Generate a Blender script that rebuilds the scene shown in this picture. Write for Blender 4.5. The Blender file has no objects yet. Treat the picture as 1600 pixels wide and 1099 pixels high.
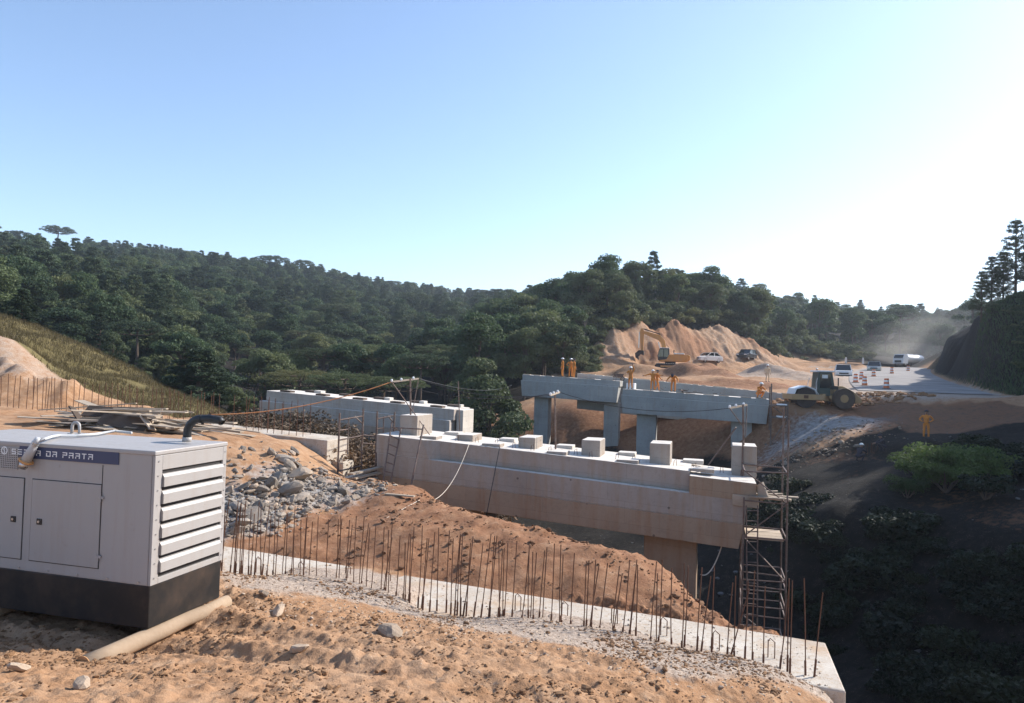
import bpy, math, random
import numpy as np
from mathutils import Vector, Matrix
R = math.radians
random.seed(7)
rng = np.random.default_rng(7)
SC = bpy.context.scene
COL = SC.collection

# ------------------------------------------------------------------ camera
F_PX, CX, CY = 1150.0, 800.0, 549.5            # focal length and centre, in pixels of the 1600 px photo
PITCH, ROLL = R(1.63), R(1.66)
cF = Vector((0, math.cos(PITCH), math.sin(PITCH)))
cd0 = Vector((0, math.sin(PITCH), -math.cos(PITCH)))
cX = Vector((1, 0, 0)) * math.cos(ROLL) - cd0 * math.sin(ROLL)
cD = Vector((1, 0, 0)) * math.sin(ROLL) + cd0 * math.cos(ROLL)
cam_d = bpy.data.cameras.new('camera')
cam = bpy.data.objects.new('camera', cam_d); COL.objects.link(cam)
m = Matrix((cX, -cD, -cF)).transposed().to_4x4()
cam.matrix_world = m
cam_d.sensor_fit = 'HORIZONTAL'; cam_d.sensor_width = 36; cam_d.lens = 36 * F_PX / 1600
cam_d.clip_start = 0.1; cam_d.clip_end = 5000
SC.camera = cam

# ------------------------------------------------------------------ sky, sun, exposure
SUN_AZ, SUN_EL = 64.0, 34.0                   # degrees right of the view direction, above the horizon
world = bpy.data.worlds.new('World'); SC.world = world; world.use_nodes = True
wn = world.node_tree; wn.nodes.clear()
sky = wn.nodes.new('ShaderNodeTexSky'); sky.sky_type = 'NISHITA'; sky.sun_disc = False
sky.sun_elevation = R(SUN_EL); sky.sun_rotation = R(SUN_AZ)
sky.altitude = 900; sky.air_density = 1.0; sky.dust_density = 1.2; sky.ozone_density = 2.0
bg = wn.nodes.new('ShaderNodeBackground'); bg.inputs['Strength'].default_value = 0.15
wo = wn.nodes.new('ShaderNodeOutputWorld')
wn.links.new(sky.outputs[0], bg.inputs['Color']); wn.links.new(bg.outputs[0], wo.inputs['Surface'])
sun_d = bpy.data.lights.new('sun', 'SUN'); sun_d.energy = 4.6; sun_d.angle = R(0.53); sun_d.color = (1, 0.95, 0.88)
sun = bpy.data.objects.new('sun', sun_d); COL.objects.link(sun)
sdir = Vector((math.sin(R(SUN_AZ)) * math.cos(R(SUN_EL)), math.cos(R(SUN_AZ)) * math.cos(R(SUN_EL)), math.sin(R(SUN_EL))))
sun.rotation_euler = sdir.to_track_quat('Z', 'Y').to_euler(); sun.location = sdir * 300
SC.view_settings.view_transform = 'Standard'; SC.view_settings.look = 'None'
SC.view_settings.exposure = 0.8; SC.view_settings.gamma = 1.0; SC.view_settings.use_curve_mapping = False
SC.render.engine = 'CYCLES'
SC.cycles.use_denoising = True
SC.cycles.max_bounces = 6; SC.cycles.diffuse_bounces = 3; SC.cycles.glossy_bounces = 2
SC.cycles.transmission_bounces = 3; SC.cycles.transparent_max_bounces = 6; SC.cycles.volume_bounces = 0
SC.cycles.use_adaptive_sampling = True; SC.cycles.adaptive_threshold = 0.02

# ------------------------------------------------------------------ geometry helpers
def W(px, py, D):
    """world point seen at a photo pixel, D metres ahead of the camera"""
    r = cX * ((px - CX) / F_PX) + cD * ((py - CY) / F_PX) + cF
    return r * (D / r.y)
YAW = 0.2693
ET = Vector((math.cos(YAW), -math.sin(YAW), 0)); ES = Vector((math.sin(YAW), math.cos(YAW), 0)); EZ = Vector((0, 0, 1))
def along(A, px, py, d=None):
    """point on pixel ray (px,py) that lies on the vertical plane through A in direction d"""
    d = d or ET
    r = W(px, py, 1.0)
    # A + t d = D r  (xy)
    M = np.array([[r.x, -d.x], [r.y, -d.y]]); D, t = np.linalg.solve(M, [A.x, A.y])
    return r * D, t
def on_plane(px, py, P, n):
    r = W(px, py, 1.0)
    return r * (P.dot(n) / r.dot(n))

class MB:
    """collects simple solids into one mesh"""
    def __init__(s): s.v = []; s.f = []; s.mi = []; s.cur = 0
    def add(s, vs, fs):
        o = len(s.v); s.v += [tuple(p) for p in vs]; s.f += [tuple(i + o for i in f) for f in fs]; s.mi += [s.cur] * len(fs); return s
    def box(s, c, size, rot=None, taper=1.0):
        hx, hy, hz = size[0] / 2, size[1] / 2, size[2] / 2; c = Vector(c)
        vs = []
        for z in (-hz, hz):
            k = taper if z > 0 else 1.0
            for x, y in ((-hx, -hy), (hx, -hy), (hx, hy), (-hx, hy)):
                p = Vector((x * k, y * k, z))
                if rot is not None: p = rot @ p
                vs.append(c + p)
        return s.add(vs, [(3, 2, 1, 0), (4, 5, 6, 7), (0, 1, 5, 4), (1, 2, 6, 5), (2, 3, 7, 6), (3, 0, 4, 7)])
    def bar(s, a, b, w, h, up=None):
        """square bar between two points"""
        a = Vector(a); b = Vector(b); d = (b - a); L = d.length; d.normalize()
        up = Vector(up) if up else (Vector((0, 0, 1)) if abs(d.z) < .95 else Vector((0, 1, 0)))
        x = d.cross(up).normalized(); z = x.cross(d)
        vs = [p + x * (i * w / 2) + z * (j * h / 2) for p in (a, b) for i, j in ((-1, -1), (1, -1), (1, 1), (-1, 1))]
        return s.add(vs, [(3, 2, 1, 0), (4, 5, 6, 7), (0, 1, 5, 4), (1, 2, 6, 5), (2, 3, 7, 6), (3, 0, 4, 7)])
    def tube(s, pts, rad, n=8, cap=True):
        pts = [Vector(p) for p in pts]; m = len(pts)
        rs = rad if isinstance(rad, (list, tuple)) else [rad] * m
        vs = []; fs = []
        prev = None
        for i, p in enumerate(pts):
            d = (pts[min(i + 1, m - 1)] - pts[max(i - 1, 0)]).normalized()
            if prev is None:
                u = d.orthogonal().normalized()
            else:
                u = (prev - d * prev.dot(d))
                u = u.normalized() if u.length > 1e-6 else d.orthogonal().normalized()
            prev = u; w = d.cross(u)
            vs += [p + (u * math.cos(2 * math.pi * k / n) + w * math.sin(2 * math.pi * k / n)) * rs[i] for k in range(n)]
        for i in range(m - 1):
            for k in range(n):
                k2 = (k + 1) % n
                fs.append((i * n + k, i * n + k2, (i + 1) * n + k2, (i + 1) * n + k))
        if cap:
            fs.append(tuple(range(n - 1, -1, -1))); fs.append(tuple((m - 1) * n + k for k in range(n)))
        return s.add(vs, fs)
    def cyl(s, a, b, r, n=12): return s.tube([a, b], r, n)
    def prism(s, poly, x0, x1, axis='x'):
        """polygon (2D) pushed from x0 to x1 along an axis; poly is (y,z) for x, (x,z) for y, (x,y) for z"""
        n = len(poly)
        def P(t, q):
            return {'x': (t, q[0], q[1]), 'y': (q[0], t, q[1]), 'z': (q[0], q[1], t)}[axis]
        vs = [P(x0, q) for q in poly] + [P(x1, q) for q in poly]
        fs = [tuple(range(n - 1, -1, -1)), tuple(range(n, 2 * n))] + [(i, (i + 1) % n, (i + 1) % n + n, i + n) for i in range(n)]
        return s.add(vs, fs)
    def ring(s, c, axis, r0, r1, w, n=20):
        """flat ring (rim / tyre) of width w along axis, inner radius r0, outer r1"""
        c = Vector(c); a = Vector(axis).normalized(); u = a.orthogonal().normalized(); v = a.cross(u)
        vs = []
        for k in range(n):
            d = u * math.cos(2 * math.pi * k / n) + v * math.sin(2 * math.pi * k / n)
            vs += [c + d * r0 - a * w / 2, c + d * r1 - a * w / 2, c + d * r1 + a * w / 2, c + d * r0 + a * w / 2]
        fs = []
        for k in range(n):
            i = k * 4; j = ((k + 1) % n) * 4
            for q in range(4): fs.append((i + q, j + q, j + (q + 1) % 4, i + (q + 1) % 4))
        return s.add(vs, fs)
    def build(s, name, mat, parent=None, smooth=False, bevel=0, loc=None):
        me = bpy.data.meshes.new(name); me.from_pydata([tuple(v) for v in s.v], [], s.f)
        mats = mat if isinstance(mat, (list, tuple)) else [mat]
        for q in mats: me.materials.append(q)
        if len(mats) > 1: me.polygons.foreach_set('material_index', s.mi)
        import bmesh
        bm = bmesh.new(); bm.from_mesh(me); bmesh.ops.recalc_face_normals(bm, faces=bm.faces); bm.to_mesh(me); bm.free()
        if smooth: me.polygons.foreach_set('use_smooth', [True] * len(me.polygons))
        me.update()
        o = bpy.data.objects.new(name, me); COL.objects.link(o)
        if parent: o.parent = parent
        if loc is not None: o.location = loc
        if bevel:
            b = o.modifiers.new('bevel', 'BEVEL'); b.width = bevel; b.segments = 2; b.limit_method = 'ANGLE'; b.angle_limit = R(40)
        return o
def np_mesh(name, verts, faces, mat, parent=None, smooth=True):
    """mesh from numpy arrays; faces (n,3) or (n,4)"""
    me = bpy.data.meshes.new(name); n = len(verts); k = faces.shape[1]; nf = len(faces)
    me.vertices.add(n); me.vertices.foreach_set('co', np.asarray(verts, dtype=np.float32).ravel())
    me.loops.add(nf * k); me.loops.foreach_set('vertex_index', np.asarray(faces, dtype=np.int32).ravel())
    me.polygons.add(nf); me.polygons.foreach_set('loop_start', np.arange(nf, dtype=np.int32) * k)
    try: me.polygons.foreach_set('loop_total', np.full(nf, k, dtype=np.int32))
    except Exception: pass
    me.polygons.foreach_set('use_smooth', np.full(nf, smooth, dtype=bool))
    me.update(calc_edges=True); me.validate()
    if mat: me.materials.append(mat)
    o = bpy.data.objects.new(name, me); COL.objects.link(o)
    if parent: o.parent = parent
    return o
def tag(o, label=None, cat=None, group=None, kind=None):
    if label: o['label'] = label
    if cat: o['category'] = cat
    if group: o['group'] = group
    if kind: o['kind'] = kind
    return o
def empty(name, loc=(0, 0, 0), rz=0.0, label=None, cat=None, group=None):
    o = bpy.data.objects.new(name, None); COL.objects.link(o); o.location = loc; o.rotation_euler = (0, 0, rz)
    o.empty_display_size = .2
    return tag(o, label, cat, group)
def copy_tree(o, parent=None):
    c = o.copy(); COL.objects.link(c)
    c.parent = parent
    for ch in list(o.children): copy_tree(ch, c)
    return c

# ------------------------------------------------------------------ numpy noise
_perm = rng.permutation(256)
_tab = rng.random((256, 256)) * 2 - 1
def vnoise(x, y):
    xi = np.floor(x).astype(int); yi = np.floor(y).astype(int); fx = x - xi; fy = y - yi
    u = fx * fx * fx * (fx * (fx * 6 - 15) + 10); v = fy * fy * fy * (fy * (fy * 6 - 15) + 10)
    T = lambda a, b: _tab[_perm[(a + _perm[b & 255]) & 255], b & 255]
    return (T(xi, yi) * (1 - u) + T(xi + 1, yi) * u) * (1 - v) + (T(xi, yi + 1) * (1 - u) + T(xi + 1, yi + 1) * u) * v
def fbm(x, y, s, octv=4, gain=.5):
    o = np.zeros_like(x); a = 1.0; tot = 0
    for i in range(octv):
        o += a * vnoise(x / s + 17.3 * i, y / s - 9.1 * i); tot += a; a *= gain; s *= .5
    return o / tot
def sstep(a, b, x):
    t = np.clip((x - a) / (b - a), 0, 1); return t * t * (3 - 2 * t)
# ------------------------------------------------------------------ materials
MATS = {}
class NT:
    def __init__(s, name):
        s.m = bpy.data.materials.new(name); s.m.use_nodes = True; s.t = s.m.node_tree; s.t.nodes.clear()
        s.out = s.n('ShaderNodeOutputMaterial'); s.b = s.n('ShaderNodeBsdfPrincipled')
        s.l(s.b.outputs[0], s.out.inputs['Surface']); MATS[name] = s.m
    def n(s, t, **k):
        o = s.t.nodes.new(t)
        for a, b in k.items(): setattr(o, a, b)
        return o
    def l(s, a, b): s.t.links.new(a, b)
    def coord(s, kind='Object'):
        return s.n('ShaderNodeTexCoord').outputs[kind]
    def pos(s): return s.n('ShaderNodeNewGeometry').outputs['Position']
    def noise(s, vec, scale, detail=4, rough=.55, dist=0):
        o = s.n('ShaderNodeTexNoise'); o.inputs['Scale'].default_value = scale; o.inputs['Detail'].default_value = detail
        o.inputs['Roughness'].default_value = rough; o.inputs['Distortion'].default_value = dist
        s.l(vec, o.inputs['Vector']); return o.outputs['Fac']
    def voro(s, vec, scale, feature='F1'):
        o = s.n('ShaderNodeTexVoronoi', feature=feature); o.inputs['Scale'].default_value = scale; s.l(vec, o.inputs['Vector']); return o
    def ramp(s, fac, stops, interp='LINEAR'):
        o = s.n('ShaderNodeValToRGB'); cr = o.color_ramp; cr.interpolation = interp
        while len(cr.elements) > 1: cr.elements.remove(cr.elements[-1])
        for i, (p, c) in enumerate(stops):
            e = cr.elements[0] if i == 0 else cr.elements.new(p)
            e.position = p; c = c if isinstance(c, (tuple, list)) else (c, c, c); e.color = (*c[:3], 1)
        s.l(fac, o.inputs[0]); return o.outputs[0]
    def mix(s, fac, a, b, mode='MIX'):
        o = s.n('ShaderNodeMix', data_type='RGBA', blend_type=mode)
        for sock, val in ((o.inputs[0], fac), (o.inputs[6], a), (o.inputs[7], b)):
            if hasattr(val, 'links'): s.l(val, sock)
            else: sock.default_value = val if isinstance(val, float) else ((*val[:3], 1) if not isinstance(val, (int,)) else float(val))
        return o.outputs[2]
    def math(s, op, a, b=None, clamp=False):
        o = s.n('ShaderNodeMath', operation=op, use_clamp=clamp)
        for sock, val in zip(o.inputs, (a, b)):
            if val is None: continue
            if hasattr(val, 'links'): s.l(val, sock)
            else: sock.default_value = val
        return o.outputs[0]
    def attr(s, name, typ='GEOMETRY'):
        o = s.n('ShaderNodeAttribute', attribute_name=name, attribute_type=typ); return o
    def scale(s, vec, sc):
        o = s.n('ShaderNodeMapping'); o.inputs['Scale'].default_value = sc; s.l(vec, o.inputs['Vector']); return o.outputs[0]
    def rand(s): return s.n('ShaderNodeObjectInfo').outputs['Random']
    def set(s, color=None, rough=None, metal=None, spec=None):
        for k, v in (('Base Color', color), ('Roughness', rough), ('Metallic', metal), ('Specular IOR Level', spec)):
            if v is None: continue
            if hasattr(v, 'links'): s.l(v, s.b.inputs[k])
            else: s.b.inputs[k].default_value = (*v[:3], 1) if isinstance(v, (tuple, list)) else v
        return s
    def bump(s, h, strength=.5, dist=.02):
        o = s.n('ShaderNodeBump'); o.inputs['Strength'].default_value = strength; o.inputs['Distance'].default_value = dist
        s.l(h, o.inputs['Height']); s.l(o.outputs[0], s.b.inputs['Normal']); return s

def plain(name, col, rough=.5, metal=0, spec=.5, var=.12, sc=6.0, dirt=None, dirt_amt=.35):
    """paint or metal: base colour with slight mottling and optional dirt"""
    t = NT(name); p = t.coord()
    f = t.noise(p, sc, 4, .6)
    c = t.mix(f, tuple(x * (1 - var) for x in col), tuple(min(1, x * (1 + var)) for x in col))
    if dirt:
        d = t.ramp(t.noise(p, sc * .6, 6, .7), [(.45, 0.), (.75, dirt_amt)])
        c = t.mix(d, c, dirt)
    t.set(c, rough, metal, spec)
    return t.m
def concrete(name, base, tint=(.30, .19, .11), stain=.5, wood=True, scale=1.0):
    t = NT(name); p = t.pos(); po = t.coord()
    big = t.noise(p, .55 * scale, 5, .6); fine = t.noise(p, 9 * scale, 5, .65); streak = t.noise(t.scale(p, (2.5, 2.5, .22)), 1.6 * scale, 5, .65)
    c = t.ramp(big, [(.25, tuple(x * .78 for x in base)), (.5, base), (.8, tuple(min(1, x * 1.12) for x in base))])
    c = t.mix(t.ramp(streak, [(.48, 0.), (.78, stain)]), c, tint)
    c = t.mix(t.ramp(fine, [(.3, .25), (.5, 0.)]), c, tuple(x * .5 for x in base))
    spots = t.voro(p, 1.7 * scale); c = t.mix(t.ramp(spots.outputs['Distance'], [(.05, .8), (.07, 0.)]), c, tuple(x * .3 for x in base))
    # faint marks of the form panels
    mp = t.n('ShaderNodeMapping'); mp.inputs['Rotation'].default_value = (0, 0, 0.2693); t.l(p, mp.inputs['Vector']); sx = t.n('ShaderNodeSeparateXYZ'); t.l(mp.outputs[0], sx.inputs[0])
    cbv = t.n('ShaderNodeCombineXYZ'); t.l(sx.outputs[0], cbv.inputs[0]); t.l(t.math('ADD', sx.outputs[2], t.math('MULTIPLY', sx.outputs[0], .06)), cbv.inputs[1])
    bk = t.n('ShaderNodeTexBrick'); bk.offset = .21; bk.inputs['Scale'].default_value = 1.0; bk.inputs['Brick Width'].default_value = 2.35; bk.inputs['Row Height'].default_value = .61; bk.inputs['Mortar Size'].default_value = .007
    bk.inputs['Color1'].default_value = (.86, .86, .86, 1); bk.inputs['Color2'].default_value = (1.08, 1.06, 1.03, 1); bk.inputs['Mortar'].default_value = (.55, .52, .48, 1); t.l(cbv.outputs[0], bk.inputs['Vector'])
    c = t.mix(.36, c, bk.outputs[0], 'MULTIPLY')
    nz = t.n('ShaderNodeSeparateXYZ'); t.l(t.n('ShaderNodeNewGeometry').outputs['True Normal'], nz.inputs[0])
    dust = t.math('MULTIPLY', t.ramp(nz.outputs[2], [(.75, 0.), (.9, 1.)]), t.ramp(t.noise(p, 2.3 * scale, 5, .6), [(.25, .35), (.5, .95)]))   # level faces paled: sunlit brightness put into the colour, over cement dust
    c = t.mix(dust, c, (.66, .60, .53))
    t.set(c, .88, 0, .25); t.bump(t.mix(.5, fine, t.noise(p, 45 * scale, 3, .6)), .35, .015)
    return t.m

M_CONC_A = concrete('concrete_left_cap', (.45, .395, .345), stain=.5)
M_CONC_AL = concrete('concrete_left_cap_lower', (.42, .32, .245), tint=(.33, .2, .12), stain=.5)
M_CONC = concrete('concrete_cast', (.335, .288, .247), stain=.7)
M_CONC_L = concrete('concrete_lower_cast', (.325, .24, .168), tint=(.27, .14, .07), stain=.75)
M_CONC_TOP = concrete('concrete_slab_pale', (.56, .51, .45), tint=(.42, .32, .22), stain=.35)
def seat_mat():
    t = NT('gritty_seat_concrete'); p = t.pos(); a = t.noise(p, 1.6, 6, .65); b = t.noise(p, 14, 5, .65); g = t.noise(p, 60, 3, .6)
    c = t.ramp(a, [(.3, (.40, .335, .27)), (.5, (.50, .44, .37)), (.7, (.57, .52, .45))]); c = t.mix(t.ramp(b, [(.5, 0.), (.68, .7)]), c, (.38, .26, .16)); c = t.mix(t.ramp(g, [(.3, .55), (.45, 0.)]), c, (.24, .19, .15))
    c = t.mix(t.ramp(t.noise(p, .9, 4, .6), [(.52, 0.), (.66, .75)]), c, (.43, .29, .18)); t.set(c, .93, 0, .15); t.bump(t.mix(.5, b, g), .6, .02); return t.m
M_SEAT = seat_mat()
M_CONC_FAR = concrete('concrete_far', (.36, .355, .335), stain=.3)
M_CREAM = plain('canopy_paint', (.345, .33, .322), .42, 0, .5, .03, 2.0, dirt=(.36, .29, .23), dirt_amt=.38)
M_CREAM2 = plain('canopy_door_paint', (.33, .315, .308), .45, 0, .5, .03, 2.0, dirt=(.36, .29, .23), dirt_amt=.38)
def canopy_mat(name, base):
    t = NT(name); p = t.coord(); st_ = t.noise(t.scale(p, (5, 5, .35)), 1.5, 6, .7); sp = t.noise(p, 9, 6, .75); bg_ = t.noise(p, .9, 4)
    c = t.mix(bg_, tuple(x * .93 for x in base), tuple(x * 1.05 for x in base)); c = t.mix(t.ramp(st_, [(.5, 0.), (.8, .4)]), c, (.30, .235, .18)); c = t.mix(t.ramp(sp, [(.62, 0.), (.72, .45)]), c, (.26, .2, .15))
    t.set(c, t.ramp(sp, [(.3, .38), (.7, .62)]), 0, .5); t.bump(bg_, .12, .03); return t.m
M_CREAM = canopy_mat('canopy_painted_steel', (.365, .340, .322)); M_CREAM2 = canopy_mat('canopy_door_steel', (.35, .326, .308))
M_SKID = plain('skid_black_paint', (.014, .013, .013), .5, 0, .4, .3, 3.0, dirt=(.16, .10, .065), dirt_amt=.3)
M_BLACK = plain('black_rubber', (.015, .015, .016), .5, 0, .5, .2)
M_SEAM = plain('dark_seam', (.03, .026, .025), .8)
M_SIGN = plain('sign_navy', (.035, .05, .11), .45, 0, .5, .08)
M_WHITE = plain('white_paint', (.78, .78, .77), .4, 0, .5, .04, dirt=(.5, .42, .33), dirt_amt=.2)
M_SILVER = plain('bare_metal', (.55, .55, .54), .35, .8, .5, .1)
M_GREYCABLE = plain('grey_rubber_cable', (.48, .48, .48), .55, 0, .4, .08)
M_ORNG = plain('orange_plug', (.62, .27, .08), .5)
M_RUST = plain('rusty_steel', (.115, .055, .034), .8, .1, .3, .4, 14.0)
M_RUST2 = plain('rusty_pipe', (.15, .10, .08), .6, .4, .4, .4, 10.0, dirt=(.35, .33, .3), dirt_amt=.5)
def wood_mat(name, a, b, sc=1.0):
    t = NT(name); p = t.coord()
    g = t.noise(t.scale(p, (1.2 * sc, 14 * sc, 14 * sc)), 2.0, 5, .65); v = t.noise(p, 1.3 * sc, 3)
    c = t.mix(g, a, b); c = t.mix(t.ramp(v, [(.4, 0.), (.8, .45)]), c, tuple(x * .45 for x in a))
    r = t.rand(); c = t.mix(1.0, c, t.ramp(r, [(0, .6), (1, 1.05)]), 'MULTIPLY')
    t.set(c, .8, 0, .2); t.bump(g, .4, .004); return t.m
M_WOOD = wood_mat('weathered_timber', (.40, .30, .21), (.62, .52, .41))
M_WOODD = wood_mat('dark_form_ply', (.09, .065, .05), (.16, .115, .085))
M_LOG = wood_mat('peeled_log', (.48, .33, .21), (.66, .50, .35))
M_CUT = plain('log_end_grain', (.52, .28, .13), .8, 0, .2, .25, 25)
M_ROPE_O = plain('orange_rope', (.62, .28, .12), .8, 0, .2)
M_WIRE = plain('dark_wire', (.03, .03, .032), .6)
M_ROPE = plain('pale_rope', (.55, .48, .40), .9, 0, .1)
M_HIVIS = plain('orange_workwear', (.60, .215, .04), .85, 0, .2, .18, 9, dirt=(.45, .25, .12), dirt_amt=.4)
M_HIVIS2 = plain('pale_workwear', (.62, .48, .33), .85, 0, .2, .15, 9)
M_DARKCLOTH = plain('dark_workwear', (.06, .05, .06), .9, 0, .2)
M_SKIN = plain('skin', (.30, .16, .10), .6, 0, .4)
M_BOOT = plain('boot_leather', (.025, .02, .018), .7)
M_YEL = plain('machine_yellow', (.58, .25, .05), .5, 0, .5, .12, 2, dirt=(.40, .26, .15), dirt_amt=.6)
M_TAN = plain('dusty_machine_tan', (.42, .27, .13), .6, 0, .4, .15, 2, dirt=(.36, .25, .16), dirt_amt=.7)
M_TYRE = plain('dusty_tyre', (.10, .075, .06), .9, 0, .2, .3, 4)
M_GLASS = plain('dark_window_glass', (.012, .016, .02), .06, 0, .8)
M_TRACK = plain('track_steel', (.06, .045, .04), .7, .3, .3, .4, 5)
M_CARW = plain('car_white_paint', (.74, .74, .73), .25, 0, .6, .03)
M_CARS = plain('car_silver_paint', (.36, .38, .38), .3, .5, .6, .05)
M_CARD = plain('car_dark_paint', (.018, .02, .026), .25, 0, .6, .05)
M_CABG = plain('cab_dark_green', (.03, .055, .05), .35, 0, .5)
M_DRUMO = plain('drum_orange', (.66, .17, .05), .6)
def asphalt():
    t = NT('dusty_asphalt'); p = t.pos()
    c = t.ramp(t.noise(p, .35, 5, .6), [(.3, (.22, .20, .19)), (.7, (.36, .33, .31))]); c = t.mix(t.ramp(t.noise(p, 30, 2), [(.4, .3), (.6, 0.)]), c, (.12, .11, .10))
    t.set(c, .9, 0, .2); return t.m
M_ASPH = asphalt()

def ground_mat():
    """earth: the colour zones (sand, gravel, brown fill, grey rock dust, grass, dark humus with painted shade) are vertex attributes"""
    t = NT('site_earth'); p = t.pos()
    z1 = t.attr('zone_a'); z2 = t.attr('zone_b')
    s1 = t.n('ShaderNodeSeparateColor'); t.l(z1.outputs['Color'], s1.inputs[0]); s2 = t.n('ShaderNodeSeparateColor'); t.l(z2.outputs['Color'], s2.inputs[0])
    n1 = t.noise(p, .45, 6, .62); n2 = t.noise(p, 3.2, 6, .68); n3 = t.noise(p, 22, 5, .7)
    sand = t.ramp(n2, [(.25, (.225, .115, .055)), (.5, (.345, .195, .105)), (.75, (.44, .285, .175))])
    sand = t.mix(t.ramp(n1, [(.45, 0.), (.7, .5)]), sand, (.42, .275, .175))
    grav = t.ramp(n3, [(.3, (.20, .145, .105)), (.5, (.36, .28, .22)), (.72, (.50, .42, .35))])
    brown = t.ramp(n2, [(.25, (.14, .062, .033)), (.45, (.24, .118, .063)), (.6, (.30, .16, .088)), (.78, (.39, .24, .145))])
    grey = t.ramp(n2, [(.3, (.17, .16, .155)), (.55, (.30, .285, .27)), (.75, (.42, .38, .34))])
    grass = t.ramp(t.mix(.5, n2, n3), [(.3, (.085, .075, .03)), (.5, (.15, .12, .05)), (.7, (.22, .165, .075))])
    humus = t.ramp(n2, [(.3, (.006, .005, .004)), (.6, (.016, .013, .010)), (.8, (.034, .026, .020))])  # humus, taken darker still to stand in for deep shade
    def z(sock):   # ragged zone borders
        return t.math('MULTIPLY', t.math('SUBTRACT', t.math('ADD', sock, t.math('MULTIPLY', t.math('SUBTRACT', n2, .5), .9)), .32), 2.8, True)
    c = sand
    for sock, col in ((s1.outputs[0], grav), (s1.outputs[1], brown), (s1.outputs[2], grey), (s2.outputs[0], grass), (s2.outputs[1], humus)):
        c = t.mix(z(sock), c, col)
    peb = t.voro(p, 26); pm = t.ramp(peb.outputs['Distance'], [(.12, .55), (.2, 0.)])
    c = t.mix(t.math('MULTIPLY', pm, t.ramp(n2, [(.5, 0.), (.6, 1.)])), c, (.52, .42, .34))
    c = t.mix(t.ramp(n3, [(.25, .4), (.42, 0.)]), c, (.14, .07, .035))
    t.set(c, .95, 0, .15)
    h = t.math('ADD', t.math('MULTIPLY', n3, .5), t.math('MULTIPLY', n2, 1.2))
    t.bump(h, .7, .05); return t.m
M_EARTH = ground_mat()

def leaf_mat(name, a, b, trans=.25, rough=.6):
    t = NT(name); r = t.rand(); p = t.coord()
    c = t.mix(t.noise(p, .9, 3), a, b); c = t.mix(1.0, c, t.ramp(r, [(0, (.45, .52, .50)), (.35, (.8, .85, .8)), (.7, (1.05, 1.05, .95)), (.9, (1.25, 1.15, .95)), (1, (1.35, 1.12, .95))]), 'MULTIPLY')
    t.set(c, rough, 0, .2)
    tr = t.n('ShaderNodeBsdfTranslucent'); t.l(c, tr.inputs['Color']); mx = t.n('ShaderNodeMixShader'); mx.inputs[0].default_value = trans
    t.l(t.b.outputs[0], mx.inputs[1]); t.l(tr.outputs[0], mx.inputs[2]); t.l(mx.outputs[0], t.out.inputs['Surface']); return t.m
M_LEAF = leaf_mat('forest_leaf', (.054, .088, .042), (.108, .146, .072), .35)
M_LEAF2 = leaf_mat('olive_leaf', (.085, .108, .050), (.140, .160, .082), .35)
M_LEAF3 = leaf_mat('bright_leaf', (.085, .13, .035), (.14, .18, .06), .35)
M_NEEDLE = leaf_mat('pine_needle', (.052, .078, .044), (.095, .122, .070), .2)
M_WEED = leaf_mat('shade_weed', (.014, .022, .010), (.030, .040, .018), .2)  # leaf tone darkened to deepen the shade on the ravine slopes
M_DRY = leaf_mat('dry_brush', (.10, .065, .045), (.16, .11, .075), .15)
M_GRASS = leaf_mat('straw_grass', (.15, .105, .048), (.24, .175, .09), .3)
M_BARK = plain('bark', (.12, .09, .07), .9, 0, .1, .35, 4)
M_BARKP = plain('pale_bark', (.33, .28, .23), .9, 0, .1, .3, 4)
M_ROCK = None
def rock_mat(name, a, b, c3):
    t = NT(name); p = t.coord(); w = t.pos()
    c = t.mix(t.noise(w, 2.2, 5, .65), a, b); c = t.mix(t.ramp(t.noise(w, 7, 4), [(.5, 0.), (.75, .6)]), c, c3)
    c = t.mix(1.0, c, t.ramp(t.rand(), [(0, .62), (1, 1.12)]), 'MULTIPLY')
    t.set(c, .9, 0, .2); t.bump(t.noise(w, 18, 5, .65), .5, .03); return t.m
M_ROCK = rock_mat('blue_grey_rock', (.22, .185, .155), (.35, .30, .25), (.38, .27, .18))
M_ROCKT = rock_mat('tan_rock', (.36, .26, .18), (.52, .41, .31), (.30, .28, .26))
M_ROCKD = rock_mat('dark_rock', (.06, .06, .065), (.15, .145, .14), (.2, .16, .12))
M_CLOD = rock_mat('soil_clod', (.28, .15, .075), (.41, .245, .135), (.23, .12, .06))
# ------------------------------------------------------------------ survey of the site: spot heights, then one surface through them
SLAB_FR = W(1290, 1004, 11.28)                         # far right corner of the near abutment seat
_l, SLAB_T = along(SLAB_FR, 350, 853)
SLAB_K = (_l.z - SLAB_FR.z) / abs(SLAB_T)               # rises to the left
SLAB_DIR = Vector((-ET.x, -ET.y, SLAB_K)).normalized()
SLAB_N = SLAB_DIR.cross(ES).normalized()
if SLAB_N.z < 0: SLAB_N = -SLAB_N
def slab_pt(t, s, dz=0.0):
    """t metres to the left of the right end, s metres towards the camera from the far edge"""
    return SLAB_FR - ET * t - ES * s + Vector((0, 0, SLAB_K * t + dz))
spots = []
def sp(px, py, D, dz=0.0):
    w = W(px, py, D); spots.append((w.x, w.y, w.z + dz))
def sw(*pts): spots.extend(pts)
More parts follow.
